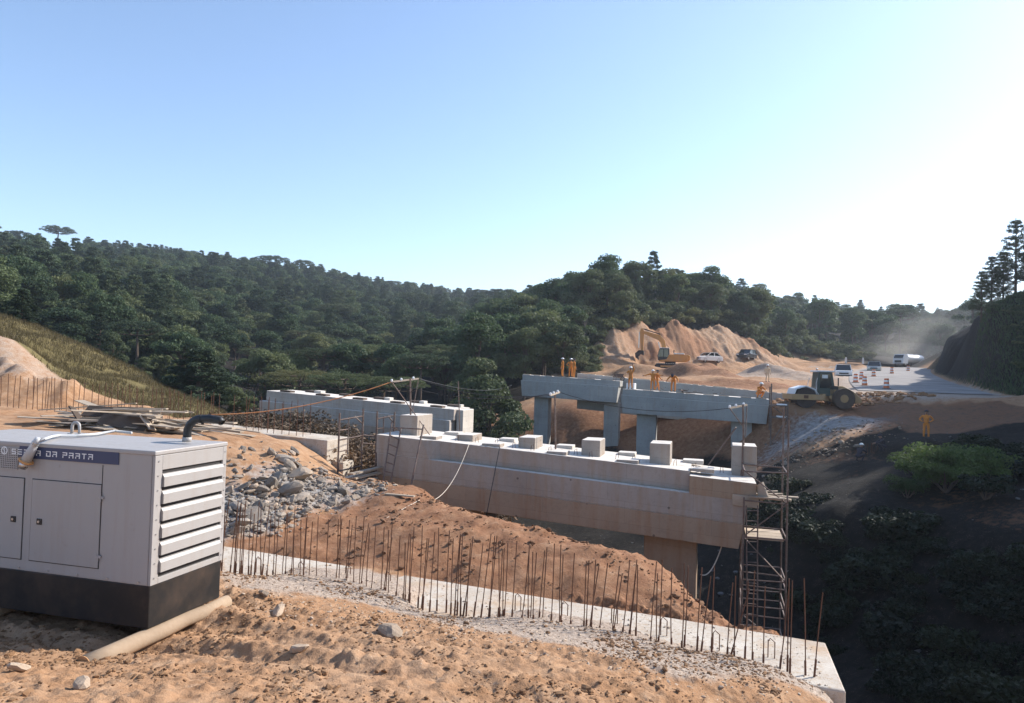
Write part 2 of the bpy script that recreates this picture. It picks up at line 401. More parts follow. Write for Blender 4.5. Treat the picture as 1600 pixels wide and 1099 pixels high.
# foreground
for a in ((100, 1095, 5.6), (350, 1097, 5.7), (600, 1097, 5.8), (900, 1097, 6.5), (1050, 1097, 7.3), (1150, 1097, 8.2), (1290, 1099, 9.1)): sp(*a)
sw((0, 0, -1.65), (-3, 2, -1.75), (3, 2, -2.1), (-8, 0, -1.6), (0, -8, -1.5), (-10, -8, -1.2), (8, -6, -3), (6, 3, -3.4), (7.5, 7, -6.0), (12, 4, -9.5), (13, -3, -9), (12, 9, -10.5), (9, 9.5, -8.5), (14, 12, -11.5), (10, 6, -8.5), (-14, 6, -1.9), (-20, 0, -1.0))
sp(110, 1030, 7.6); sp(0, 1030, 7.5); sp(352, 945, 9.3); sp(420, 930, 9.9); sp(600, 985, 9.0); sp(760, 1010, 9.0); sp(500, 1010, 7.9)
sw((-3.9, 8.2, -3.2), (-4.3, 7.5, -3.17), (-5.3, 8.5, -3.17), (-6.8, 8.9, -3.1), (-3.7, 9.4, -3.17), (-5.0, 9.7, -3.13), (-6.5, 10.1, -3.1), (-5.5, 7.6, -3.12), (-7.5, 11, -2.9), (-4.5, 10.9, -3.05), (-9, 13, -2.7), (-12, 10, -2.5), (-11, 15, -2.3))
for px, py in ((350, 872), (487, 886), (662, 920), (850, 952), (975, 971), (1081, 1005), (1225, 1049), (1296, 1087)):
    w = on_plane(px, py, SLAB_FR, SLAB_N); spots.append((w.x, w.y, w.z + .02)); spots.append((w.x - ES.x * .6, w.y - ES.y * .6, w.z + .13))
    spots.append((w.x + ES.x * .35, w.y + ES.y * .35, w.z - .28))
for t in (0.6, 3, 6, 9, 11.5):
    w = slab_pt(t, -.1, -.06); spots.append(tuple(w))
    w = slab_pt(t, 1.1, -.3); spots.append(tuple(w))
# right end of the abutment: drop into the ravine
for s in (0, 1, 2, 3): w = slab_pt(-.6, s, -1.6); spots.append(tuple(w))
for s in (-1, 1, 3): w = slab_pt(-3.2, s, -4.6); spots.append(tuple(w))
# bench of brown fill and its crest
crest = [(600, 757, 19.6), (650, 768, 18.8), (700, 786, 17.9), (750, 807, 16.7), (815.6, 823.6, 16.2), (871, 843, 15.7), (914, 855, 15.3), (953, 869.5, 15.0), (1009, 882.6, 14.6), (1045, 905.6, 14.0), (1078, 928.5, 13.3), (1097, 948, 12.8), (1124, 971, 12.1)]
for c in crest:
    sp(*c); w = W(*c); spots.append((w.x + ES.x * 1.2 + .45, w.y + ES.y * 1.2, w.z - 1.3)); spots.append((w.x + ES.x * 3.2 + 1.2, w.y + ES.y * 3.2, w.z - 4.2))
for a in ((620, 830, 14.9), (760, 865, 14.0), (900, 905, 13.0), (1000, 940, 12.6), (500, 830, 15.5), (680, 810, 16.0)): sp(*a)
# rubble slope, platform of the left abutment
for a in ((350, 846, 14.2), (430, 832, 15.0), (520, 800, 17.0), (575, 775, 18.4), (350, 770, 16.2), (430, 760, 17.4), (500, 755, 19.0), (560, 762, 20.0), (355, 700, 18.6), (420, 692, 20.8), (470, 700, 21.5), (505, 738, 21.6), (440, 725, 19.5), (540, 752, 21.5)): sp(*a)
for a in ((300, 684, 19.0), (200, 676, 20.0), (100, 668, 20.5), (0, 662, 20.5), (360, 672, 23.0), (250, 664, 24.0), (400, 680, 25.5), (470, 688, 24.6), (150, 645, 29.5), (80, 643, 30.5), (0, 644, 30.0), (280, 655, 28.0), (340, 664, 27.0)): sp(*a)
sw((-16, 12, -1.9), (-20, 20, -1.7), (-26, 26, -.8), (-30, 18, 0))
# cut bank and grassy hill on the left
for a in ((0, 530, 34), (30, 556, 33.8), (60, 582, 33.4), (100, 600, 33), (150, 628, 32), (200, 645, 31), (0, 590, 32), (50, 615, 31.6), (-120, 500, 34), (-120, 620, 31)): sp(*a)
for a in ((0, 500, 46), (60, 520, 46), (130, 548, 45), (180, 575, 44), (235, 603, 42), (258, 622, 40), (60, 560, 39), (130, 590, 38), (200, 622, 36), (0, 520, 39), (-150, 455, 48), (300, 650, 36), (380, 668, 33)): sp(*a)
sw((-34, 60, -1), (-20, 62, -6), (-50, 65, 2), (-12, 50, -6), (-6, 36, -5), (-2, 30, -5.5), (-9, 42, -5.5), (-5.5, 27, -4.6))
# ravine floor
sw((9, 13, -10), (12, 19, -12), (7, 21, -10), (2, 23, -8.5), (9, 27, -12.5), (3, 31, -10), (16, 12, -12), (20, 6, -12), (25, 0, -12), (0, 42, -10), (6, 45, -11), (-6, 55, -10.5), (-16, 75, -11), (-30, 90, -12), (14, 34, -10.5), (17, 25, -11))
# far bank under the far caps
for a in ((850, 700, 67.5), (955, 690, 65.5), (1010, 720, 62.5), (1000, 660, 67.5), (1090, 700, 60.5), (1150, 720, 57), (900, 640, 70), (1050, 640, 66), (1130, 655, 62), (1215, 690, 55.5), (820, 640, 73)): sp(*a)
sw((3, 60, -8), (8, 55, -9), (13, 50, -8.5), (-4, 68, -7.5))
# fill edge with the roller, road bench, plateau
for a in ((1215, 632, 57.5), (1240, 634, 56.5), (1300, 640, 55.5), (1340, 640, 55.5), (1400, 631, 56), (1480, 624, 57), (1560, 628, 55), (1260, 628, 60), (1320, 630, 60), (1400, 620, 61), (1240, 620, 66)): sp(*a)
for a in ((1000, 604, 73), (1080, 607, 72), (1150, 610, 70), (1200, 608, 72), (930, 592, 80), (1040, 592, 84), (1120, 588, 86), (1000, 582, 98), (1045, 578, 105), (1106, 567, 119), (1166, 563, 125), (1225, 573, 128), (1200, 585, 98), (1270, 590, 95), (1270, 575, 130)): sp(*a)
for a in ((1065, 592, 75.5), (1130, 595, 75.5), (1200, 598, 75.5), (1010, 594, 76), (1065, 605, 74.2), (1130, 608, 73.8), (1195, 611, 73.4)): sp(*a)
MOUNDS = [(1072, 588, 87, 1.7, 2.6), (1108, 584, 90, 1.5, 2.4), (1128, 588, 84, .9, 2.2), (1172, 578, 103, 1.0, 2.2), (1196, 580, 100, 1.3, 2.2), (1222, 583, 97, 1.0, 2.4), (1250, 588, 92, .8, 2.6), (985, 588, 92, 1.2, 2.6), (1015, 590, 90, .8, 2.4)]
ROAD = [(1452, 617.5, 62), (1432, 610, 68), (1410, 600, 80), (1396, 590, 95), (1393, 583, 112), (1402, 577.5, 135), (1424, 573.5, 165), (1462, 571, 205)]
for a in ROAD: sp(*a)
for a in ((1240, 567, 150), (1320, 568.5, 152), (1380, 570, 158), (1318, 592, 104), (1300, 604, 78), (1345, 607, 72), (1490, 620, 62), (1500, 590, 100)): sp(*a)
# slope below the bench on the right
for a in ((1260, 690, 51), (1340, 722, 44), (1390, 712, 45), (1447, 690, 45), (1300, 800, 37), (1300, 760, 41), (1420, 780, 37), (1500, 720, 42), (1600, 700, 43), (1500, 820, 32), (1600, 820, 30), (1430, 950, 30), (1500, 1000, 28), (1600, 1000, 26), (1560, 1095, 23), (1380, 1060, 26), (1250, 740, 45), (1500, 660, 50), (1600, 650, 50)): sp(*a)
# grassy hill on the right
for a in ((1428, 611, 68), (1520, 492, 74), (1600, 458, 74), (1470, 555, 72), (1500, 616, 64), (1600, 622, 59), (1560, 540, 68), (1600, 560, 65), (1700, 430, 76), (1800, 560, 60), (1850, 440, 74)): sp(*a)
sw((53, 84, 8), (64, 100, 10), (60, 70, 13), (75, 60, 22), (62, 48, 18), (54, 44, 13), (50, 37, 10), (40, 28, 0), (45, 18, 5), (30, 12, -8), (60, 15, 14), (80, 30, 22), (75, 90, 16), (90, 120, 20), (110, 60, 24), (70, -10, 8), (40, -10, -5), (100, 150, 14))  # out of view, the hill is raised so it shades the ravine
# hill above the far plateau
for a in ((835, 590, 95), (890, 572, 100), (935, 580, 101), (1000, 576, 107), (1070, 569, 116), (960, 510, 108), (1000, 499, 112.5), (1060, 501, 120.5), (1130, 508, 128.5), (1180, 533, 131), (1232, 570, 138), (920, 545, 106), (880, 560, 110)): sp(*a)
for a in ((870, 528, 140), (950, 492, 150), (1050, 492, 160), (1150, 500, 170), (1230, 525, 190), (800, 545, 150), (740, 552, 190), (1300, 548, 225), (1400, 550, 225), (1500, 545, 220), (1600, 500, 200), (1000, 470, 220), (1150, 475, 260), (1350, 530, 330), (1550, 520, 350), (1800, 480, 300)): sp(*a)
# wooded hills on the left and behind
for a in ((0, 414, 200), (92, 452, 232), (150, 448, 230), (290, 440, 260), (400, 448, 290), (560, 462, 340), (700, 480, 420), (790, 486, 480), (900, 500, 520), (-200, 405, 180), (-500, 390, 170)): sp(*a)
for a in ((0, 485, 125), (150, 508, 130), (300, 510, 150), (450, 500, 210), (600, 505, 250), (700, 515, 300), (60, 520, 90), (200, 570, 95), (350, 590, 105), (-150, 430, 120), (400, 560, 150), (560, 560, 170), (680, 570, 160)): sp(*a)
for a in ((450, 630, 85), (560, 640, 80), (650, 655, 72), (740, 690, 60), (350, 640, 75), (780, 640, 85), (720, 610, 110), (520, 605, 115)): sp(*a)
sw((-300, 250, 45), (-200, 420, 55), (0, 700, 60), (150, 600, 40), (300, 400, 40), (-400, 100, 40), (-200, 60, 25), (-120, 20, 12), (300, 150, 35), (500, 700, 50), (-500, 800, 60), (-100, -60, 3), (100, -60, 5), (0, -60, 0))

SPT = np.array(spots)
# merge spots that fall closer than 0.25 m, then a linear-kernel interpolant through all of them
keep = []
for i, p in enumerate(SPT):
    if all((SPT[j][0] - p[0]) ** 2 + (SPT[j][1] - p[1]) ** 2 > .0625 for j in keep): keep.append(i)
SPT = SPT[keep]
_n = len(SPT)
_d = np.hypot(SPT[:, None, 0] - SPT[None, :, 0], SPT[:, None, 1] - SPT[None, :, 1])
_A = np.zeros((_n + 3, _n + 3)); _A[:_n, :_n] = -_d + np.eye(_n) * .02
_A[:_n, _n] = 1; _A[:_n, _n + 1:] = SPT[:, :2]; _A[_n, :_n] = 1; _A[_n + 1:, :_n] = SPT[:, :2].T
_w = np.linalg.solve(_A, np.concatenate([SPT[:, 2], np.zeros(3)]))
def rbf_z(x, y):
    x = np.asarray(x, float); sh = x.shape; x = x.ravel(); y = np.asarray(y, float).ravel(); o = np.empty_like(x)
    for i in range(0, len(x), 20000):
        a, b = x[i:i + 20000], y[i:i + 20000]
        o[i:i + 20000] = -np.sqrt((a[:, None] - SPT[None, :, 0]) ** 2 + (b[:, None] - SPT[None, :, 1]) ** 2 + .01) @ _w[:_n] + _w[_n] + a * _w[_n + 1] + b * _w[_n + 2]
    return o.reshape(sh)
ROADW = [W(*a) for a in ROAD]
FARROAD = [W(1225, 566.5, 149), W(1240, 567, 150), W(1320, 568.5, 152), W(1380, 570, 158), W(1424, 573.5, 165)]
def dist_line(x, y, P):
    d = np.full(np.shape(x), 1e9)
    for a, b in zip(P[:-1], P[1:]):
        ux, uy = b.x - a.x, b.y - a.y; L = ux * ux + uy * uy
        t = np.clip(((x - a.x) * ux + (y - a.y) * uy) / L, 0, 1)
        d = np.minimum(d, np.hypot(x - a.x - t * ux, y - a.y - t * uy))
    return d
def line_z(x, y, P):
    d = np.full(np.shape(x), 1e9); zz = np.zeros(np.shape(x))
    for a, b in zip(P[:-1], P[1:]):
        ux, uy = b.x - a.x, b.y - a.y; L = ux * ux + uy * uy
        t = np.clip(((x - a.x) * ux + (y - a.y) * uy) / L, 0, 1)
        q = np.hypot(x - a.x - t * ux, y - a.y - t * uy); zz = np.where(q < d, a.z + t * (b.z - a.z), zz); d = np.minimum(d, q)
    return d, zz
def base_z(x, y):
    """the survey surface with the road bed graded into it"""
    x = np.asarray(x, float); y = np.asarray(y, float); z = rbf_z(x, y)
    for P, w in ((FARROAD, 4.6), (ROADW, 5.6)):
        d, q = line_z(x, y, P); k = 1 - sstep(w, w + 2.2, d); z = z * (1 - k) + q * k
    return z
def st(x, y):
    """bridge coordinates measured from the near abutment: t to the left, s towards the camera"""
    dx, dy = x - SLAB_FR.x, y - SLAB_FR.y
    return -(dx * ET.x + dy * ET.y), -(dx * ES.x + dy * ES.y)
def zones(x, y, z):
    """colour zones of the ground: gravel, brown fill, grey rock dust, grass, humus with painted shade"""
    t, s = st(x, y); r = np.hypot(x, y)
    inn = (t > -1.5) & (t < 14)
    gravel = np.where(inn, sstep(-.2, .5, s) * (1 - sstep(2.3, 3.4, s + 1.1 * fbm(x, y, 1.7, 3))) * sstep(14, 9, t), 0) * .95
    brown = np.where((s < .2) & (s > -9) & (t < 12.0), 1.0, 0) * sstep(.1, -.15, s)
    grey = np.zeros_like(x)
    # rubble fan
    c = W(480, 778, 17.8); grey = np.maximum(grey, .75 * np.exp(-(((x - c.x) / 2.0) ** 2 + ((y - c.y) / 1.7) ** 2) * 1.2))
    c = W(365, 800, 15.6); grey = np.maximum(grey, np.exp(-(((x - c.x) / 1.3) ** 2 + ((y - c.y) / 1.3) ** 2)))
    brown = brown * (1 - sstep(.25, .6, grey)) * sstep(12, 10, t + .25 * -s)
    # far bank: brown fill faces
    far = (y > 50) & (y < 135) & (x > -3) & (x < 60)
    brown = np.where(far, np.maximum(brown, .85 * sstep(-1.2, -3.0, z - .02 * (y - 60)) * sstep(78, 70, y)), brown)
    c = W(1290, 670, 53); gq = np.exp(-(((x - c.x) / 5.5) ** 2 + ((y - c.y) / 3.5) ** 2)); grey = np.maximum(grey, .8 * gq * (z < -2.2))
    gravel = np.maximum(gravel, np.where((x < -12) & (y > 29) & (y < 36), .5 * sstep(-1.9, -1.0, z), 0))
    gravel = np.maximum(gravel, np.where((y > 98) & (y < 140) & (x > 8) & (z > 2.2 + .03 * (y - 105)), .42, 0))
    gravel = np.maximum(gravel, np.where((y > 88) & (y < 104) & (x > 28) & (x < 46), .6, 0))
    for a in MOUNDS[:3]:
        w = W(*a[:3]); brown = np.maximum(brown, 1.3 * np.exp(-((x - w.x) ** 2 + (y - w.y) ** 2) / 9))
    brown = np.maximum(brown, np.where((y > 95) & (y < 134) & (x > 6) & (x < 50), .62 * sstep(1.0, 3.5, z - .03 * (y - 105)) * (.6 + .9 * fbm(x, y, 6, 3)), 0))
    brown = np.maximum(brown, np.where((y > 72) & (y < 76) & (x > 12) & (x < 30), .8, 0))
    # grass: left hill, right hill
    grass = np.zeros_like(x)
    gl = (x < -8) & (y > 31)
    cut = W(60, 582, 33.4)
    edge = np.interp(x, [-40, -23.5, -20.0, -17.0, -13, -10], [34, 34.3, 34.0, 33.2, 31.5, 30])
    grass = np.where(gl & (y > edge), sstep(0, .8, y - edge), grass)
    gr = (x > .50 * y) & (y > 56) & (y < 230); grass = np.where(gr, np.maximum(grass, sstep(.15, .8, z - (-1 + .047 * (y - 62)))), grass)
    # humus: ravine, woods; it also paints shade onto the right-hand slopes
    hum_shade = np.where(gr, .85 * grass, 0.0)
    hum_shade = np.maximum(hum_shade, sstep(-5.4, -7.2, z + .8 * fbm(x, y, 3, 3)) * (y > 9))
    hum_shade = np.where((x > 12) & (y < 50), np.maximum(hum_shade, sstep(-4.0, -6.2, z + 1.2 * fbm(x, y, 4, 3)) ), hum_shade)
    hum_shade = np.where((x > 25) & (y < 47), np.maximum(hum_shade, .9), hum_shade)
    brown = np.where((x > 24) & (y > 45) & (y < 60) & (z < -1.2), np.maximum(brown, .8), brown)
    hum_shade = np.where((x > 26) & (y > 45) & (y < 60) & (z < -1.2), np.maximum(hum_shade, .44), hum_shade)  # shade on the bench painted in as a darker soil colour
    hum_shade = np.where((y > 48) & (x < -2), 1.0, hum_shade)
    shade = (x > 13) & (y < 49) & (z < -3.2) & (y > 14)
    brown = np.where(shade, np.maximum(brown, .85), brown); hum_shade = np.where(shade, np.maximum(hum_shade, .72 + .35 * fbm(x, y, 5, 3)), hum_shade)  # slope soil darkened in the colour, standing in for its shade
    woods = (y > np.interp(CX + F_PX * x / np.maximum(y, 1), [800, 900, 960, 1000, 1060, 1130, 1180, 1232, 1300], [98, 104, 109, 114, 122, 130, 132, 139, 150]) + .3) & (x > 8) | (y > 150)
    hum_shade = np.where(woods, 1.0, hum_shade)
    hum_shade = np.where((y > 80) & (x < 9), 1.0, hum_shade)
    rd = np.minimum(dist_line(x, y, ROADW), dist_line(x, y, FARROAD)); hum_shade = np.where(gr, hum_shade, hum_shade * sstep(5, 8, rd)); 
    gravel = np.maximum(gravel, np.where((y > 55) & (z < -.6 + .043 * (y - 62)), (1 - sstep(4.5, 9, rd)) * .9, 0))
    grass = np.where((hum_shade > .5) & ~gr, grass * .3, grass)
    return gravel, brown, grey, grass, hum_shade
def relief(x, y, z):
    t, s = st(x, y)
    near = sstep(26, 14, np.hypot(x, y))
    a = fbm(x, y, 2.4, 4) * .07
    clod = np.maximum(0, fbm(x, y, .7, 5, .66)) ** 1.2 * .075
    cl2 = np.abs(fbm(x + 40, y, .16, 3, .65)) * .062 + np.maximum(0, fbm(x, y + 30, .085, 2, .6) - .12) * .05
    grav = sstep(-.2, .5, s) * (1 - sstep(2.6, 3.8, s))
    m = near * (1 - .6 * grav)
    m = m * (1 - .8 * np.exp(-((x + 4.2) / .5) ** 2 - ((y - 7.6) / .7) ** 2))
    # wheel ruts along the site track
    rut = np.zeros_like(x)
    for s0, w in ((3.9, .2), (4.9, .2), (5.8, .15)):
        q = s - s0 - .25 * np.sin(t * .7 + s0) - .2 * fbm(t, s * .2, 1.2, 2)
        rut += -.05 * np.exp(-(q / w) ** 2) + .03 * np.exp(-((np.abs(q) - w * 1.9) / (w * .8)) ** 2)
    rut *= sstep(12, 9, t) * near * (s > 2.5)
    far_a = sstep(20, 40, np.hypot(x, y))
    b = fbm(x, y, 5, 5, .6) * .5 * far_a + fbm(x + 9, y, 1.6, 3) * .16 * sstep(12, 20, np.hypot(x, y)) * sstep(120, 60, np.hypot(x, y))
    bench = (s < -.1) & (s > -9) & (t > -2) & (t < 13)
    b = b + np.where(bench, np.abs(fbm(x, y + 5, .6, 4, .65)) * .19 + fbm(x, y, 2.0, 3) * .04, 0)
    for mo in MOUNDS:
        w = W(*mo[:3]); b = b + mo[3] * np.exp(-((x - w.x) ** 2 + ((y - w.y) * .8) ** 2) / (2 * (mo[4] * .6) ** 2))
    # rill channels down the bare cut banks
    q = fbm(x * 1.0, y * .25, .8, 3)
    cutl = np.exp(-((x + 20) / 6) ** 2 - ((y - 32.5) / 1.6) ** 2)
    b = b + cutl * (.6 * np.abs(q) + .32 * fbm(x, y, 1.1, 4, .6))
    cutf = np.where((y > 97) & (y < 135) & (x > 8) & (x < 70), sstep(1.2, 3.5, z - .03 * (y - 105)), 0)
    b = b + cutf * (np.abs(fbm(x + .3 * y, y * .15, 1.6, 4, .65)) * .7 - .2 + fbm(x, y, 1.0, 3, .65) * .5)
    rd = np.minimum(dist_line(x, y, ROADW), dist_line(x, y, FARROAD))
    flat = sstep(4.5, 8, rd)
    on_seat = np.where((s > -.25) & (s < 1.75) & (t > -.3) & (t < 22), .25, 1.0)
    return a * near + (clod + cl2) * m + rut + b * flat * on_seat
def ground_z(x, y):
    x = np.asarray(x, float); y = np.asarray(y, float)
    z = base_z(x, y); return z + relief(x, y, z)
def gz(x, y): return float(ground_z(np.array([x]), np.array([y]))[0])
def patch(name, x0, x1, y0, y1, res, sink=None, res_y=None):
    xs = np.arange(x0, x1 + res / 2, res); ys = np.arange(y0, y1 + res / 2, res_y or res)
    X, Y = np.meshgrid(xs, ys); X = X.ravel(); Y = Y.ravel()
    bz = base_z(X, Y); Z = bz + relief(X, Y, bz); zn = zones(X, Y, bz)
    if sink:
        for (a, b, c, d, dep, mar) in sink:
            inside = np.minimum(np.minimum(X - a, b - X), np.minimum(Y - c, d - Y)); Z = Z - dep * sstep(mar * .3, mar, inside)
    nx, ny = len(xs), len(ys); I = np.arange(nx * ny).reshape(ny, nx)
    F = np.stack([I[:-1, :-1], I[:-1, 1:], I[1:, 1:], I[1:, :-1]], -1).reshape(-1, 4)
    o = np_mesh(name, np.stack([X, Y, Z], 1), F, M_EARTH)
    for nm, cols in (('zone_a', zn[:3]), ('zone_b', (zn[3], zn[4], zn[4] * 0))):
        at = o.data.color_attributes.new(nm, 'FLOAT_COLOR', 'POINT')
        at.data.foreach_set('color', np.stack([*cols, np.ones_like(X)], 1).astype(np.float32).ravel())
    tag(o, kind='structure'); return o
FG = (-8.0, 6.4, 4.2, 12.6)
patch('foreground_ground', *FG, .030)
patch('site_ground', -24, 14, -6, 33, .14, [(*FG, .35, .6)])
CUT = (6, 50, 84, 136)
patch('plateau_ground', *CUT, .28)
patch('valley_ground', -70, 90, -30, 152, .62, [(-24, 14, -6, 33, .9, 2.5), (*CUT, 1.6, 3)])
patch('far_hills_ground', -600, 620, -60, 900, 9, [(-70, 90, -30, 152, 9, 25)])
def ribbon(name, P, width, mat, lift=.05, n=60):
    P = [Vector(p) for p in P]; L = [0]
    for a, b in zip(P[:-1], P[1:]): L.append(L[-1] + (b - a).length)
    us = np.linspace(0, L[-1], n); xs = np.interp(us, L, [p.x for p in P]); ys = np.interp(us, L, [p.y for p in P])
    k = np.ones(7) / 7; xp = np.convolve(np.pad(xs, 3, 'edge'), k, 'valid'); yp = np.convolve(np.pad(ys, 3, 'edge'), k, 'valid')
    tx, ty = np.gradient(xp), np.gradient(yp); l = np.hypot(tx, ty); tx /= l; ty /= l
    m = 9; V = []
    zc = base_z(xp, yp); zc = np.convolve(np.pad(zc, 3, 'edge'), k, 'valid')
    for j in range(m):
        o = (j / (m - 1) - .5) * width; X = xp - ty * o; Y = yp + tx * o
        V.append(np.stack([X, Y, line_z(X, Y, P)[1] + lift], 1))
    V = np.stack(V, 1).reshape(-1, 3); I = np.arange(n * m).reshape(n, m)
    F = np.stack([I[:-1, :-1], I[1:, :-1], I[1:, 1:], I[:-1, 1:]], -1).reshape(-1, 4)
    o = np_mesh(name, V, F, mat); tag(o, kind='structure'); return o
ribbon('site_road', ROADW, 10.5, M_ASPH, .06)
ribbon('far_road', FARROAD, 8.5, M_ASPH, .05)
# ------------------------------------------------------------------ bridge substructure
class Frame:
    """local frame of a cap: t to the right along the cap, s away from the camera, z up; the cap follows the crossfall k"""
    def __init__(s, O, k): s.O = O; s.k = k
    def __call__(s, t, q, z): return s.O + ET * t + ES * q + Vector((0, 0, z - s.k * t))
def slab_solid(mb, fr, t0, t1, s0, s1, z0, z1, bt0=0, bt1=0, flat=False):
    """block in the cap frame; bt: how far the lower edge is pulled in at either end"""
    P = [fr(t0 + bt0, s0, z0), fr(t1 - bt1, s0, z0), fr(t1 - bt1, s1, z0), fr(t0 + bt0, s1, z0), fr(t0, s0, z1), fr(t1, s0, z1), fr(t1, s1, z1), fr(t0, s1, z1)]
    if flat:
        zt = sum(p.z for p in P[4:]) / 4
        for p in P[4:]: p.z = zt
    return mb.add(P, [(3, 2, 1, 0), (4, 5, 6, 7), (0, 1, 5, 4), (1, 2, 6, 5), (2, 3, 7, 6), (3, 0, 4, 7)])
def piece(name, mat, parent, fr, *a, bevel=.018, **k):
    mb = MB(); slab_solid(mb, fr, *a, **k); return mb.build(name, mat, parent, bevel=bevel)
def pier(parent, fr, t, w, s0, s1, ztop, zbot, mat):
    c = fr(t, (s0 + s1) / 2, 0); mb = MB()
    a = fr(t, s0, ztop); k = fr.k
    P = []
    for z in (None, zbot):
        for dt, s in ((-w / 2, s0), (w / 2, s0), (w / 2, s1), (-w / 2, s1)):
            p = fr(t + dt, s, ztop - .02); 
            if z is not None: p.z = z
            P.append(p)
    mb.add(P, [(0, 1, 2, 3), (7, 6, 5, 4), (0, 4, 5, 1), (1, 5, 6, 2), (2, 6, 7, 3), (3, 7, 4, 0)])
    return mb.build('pier', mat, parent, bevel=.03)

# --- near pier cap (B)
b_r = W(1078, 735, 20.5); b_l, tb = along(b_r, 753, 696)
kB = (b_l.z - b_r.z) / (b_r - b_l).length
def fr_at(A, px, py):           # left origin of a cap from the pixel of its upper left corner
    p, t = along(A, px, py); return p, t
b_o, t_o = along(b_r, 677, 688)                                    # where the recessed upper face starts on the left
frB = Frame(b_o + Vector((0, 0, 0)), kB)
T_B = lambda px, py=700: (along(b_r, px, py)[1] - t_o)             # cap coordinate of a pixel column
capB = empty('pier_cap', tuple(b_o), 0, 'long stepped concrete pier cap with shear blocks, nearest the camera', 'bridge pier')
def local(o, root):
    o.parent = root; o.matrix_parent_inverse = Matrix.Translation(-Vector(root.location)) ; return o
def P_(name, mat, root, fr, *a, **k): return local(piece(name, mat, None, fr, *a, **k), root)
tL = T_B(594, 690); tR1 = T_B(1078, 735); tR = T_B(1181, 752); tRl = T_B(1166, 800)
WB = 2.55
P_('upper_beam', M_CONC, capB, frB, 0.0, tR1, 0, WB, -.56, 0)
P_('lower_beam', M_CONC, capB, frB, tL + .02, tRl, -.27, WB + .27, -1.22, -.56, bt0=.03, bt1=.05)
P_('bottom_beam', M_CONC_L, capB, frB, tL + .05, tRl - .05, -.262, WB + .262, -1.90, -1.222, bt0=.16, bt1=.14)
# flush end blocks
mb = MB()
P = [frB(tL, -.27, -.56), frB(-.02, -.27, -.56), frB(.25, 0, -.56), frB(.25, WB, -.56), frB(tL, WB, -.56), frB(tL, -.27, .004), frB(-.25, -.27, .004), frB(.25, 0, .004), frB(.25, WB, .004), frB(tL, WB, .004)]
mb.add(P, [(4, 3, 2, 1, 0), (5, 6, 7, 8, 9), (0, 1, 6, 5), (1, 2, 7, 6), (2, 3, 8, 7), (3, 4, 9, 8), (4, 0, 5, 9)])
local(mb.build('end_block', M_CONC, None, bevel=.015), capB)
P_('end_block', M_CONC_L, capB, frB, tR1, tR, -.275, WB, -.60, -.09)
P_('side_board', M_WOOD, capB, frB, T_B(1144, 760), T_B(1185, 765), -.33, -.28, -.74, -.44)
# wet dark formwork patches are in the concrete; shear blocks and bearing pads on top
def plinth(px0, px1, s0, depth, h, name='shear_block', mat=M_CONC, z0=0.0, fr=frB, T=T_B):
    return P_(name, mat, capB, fr, T(px0), T(px1), s0, s0 + depth, z0 - .01, z0 + h, flat=True)
plinth(612, 640, .55, 1.3, .62); plinth(700, 726, .75, .95, .19); plinth(800, 827, .72, 1.05, .33); plinth(902, 932, .70, 1.05, .47); plinth(1012, 1045, .72, 1.05, .60); plinth(1146, 1186, 1.0, 1.05, .86, z0=-.09)
for a, b in ((653, 679), (751, 779), (853, 884), (963, 997), (1079, 1117)): plinth(a, b, .10, .55, .085, 'bearing_pad', M_CONC)
for a, b in ((660, 684), (752, 778), (848, 876), (953, 982), (1063, 1098)): plinth(a, b, 1.85, .5, .10, 'bearing_pad', M_CONC_TOP)
for t in np.linspace(.6, tR - .4, 15):                             # tie bar stubs left standing on the cap
    mb = MB(); q = .35 + .55 * random.random(); a = frB(t + random.uniform(-.1, .1), q, -.02)
    mb.tube([a, a + Vector((.02, 0, .16)), a + Vector((.08, .02, .2)), a + Vector((.1, .02, .0))], .008, 5); local(mb.build('tie_loop', M_RUST, None), capB)
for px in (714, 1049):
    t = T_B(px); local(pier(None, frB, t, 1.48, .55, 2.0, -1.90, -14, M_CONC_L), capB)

# --- pier cap of the left carriageway (A)
a_r = W(709, 640, 37.0); a_l, tA = along(a_r, 416.6, 610.4); kA = (a_l.z - a_r.z) / (a_r - a_l).length
frA = Frame(a_l, kA); LA = (a_r - a_l).length; T_A = lambda px, py=620: along(a_l, px, py)[1]
capA = empty('pier_cap', tuple(a_l), 0, 'pale stepped pier cap with dark bearing plates, left of the electric mast', 'bridge pier')
def PA(name, mat, *a, **k): return P_(name, mat, capA, frA, *a, **k)
PA('upper_beam', M_CONC_A, 0, LA, 0, 2.5, -.56, 0)
PA('lower_beam', M_CONC_A, -.25, LA - .12, -.27, 2.77, -1.25, -.56)
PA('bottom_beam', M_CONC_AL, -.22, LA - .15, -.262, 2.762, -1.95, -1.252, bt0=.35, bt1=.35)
PA('end_block', M_CONC_TOP, LA + .002, LA + .35, .4, 2.1, -1.25, -.03)
for a, b in ((435, 451), (491, 507), (549, 566), (608, 626), (671, 690)): PA('bearing_plate', M_WOODD, T_A(a), T_A(b), .12, .62, 0, .09)
for a, b in ((449, 463), (504, 520), (560, 577), (619, 634), (680, 698)): PA('bearing_plate', M_WOODD, T_A(a), T_A(b), 1.75, 2.3, 0, .11)
for a, b in ((463, 474), (577, 586), (634, 642), (698, 702)): PA('bearing_pad', M_CONC_TOP, T_A(a), T_A(b), 1.8, 2.3, 0, .14)
for t in (2.4, 8.4): local(pier(None, frA, t + .35, 1.35, .5, 1.9, -1.95, -14, M_CONC_AL), capA)

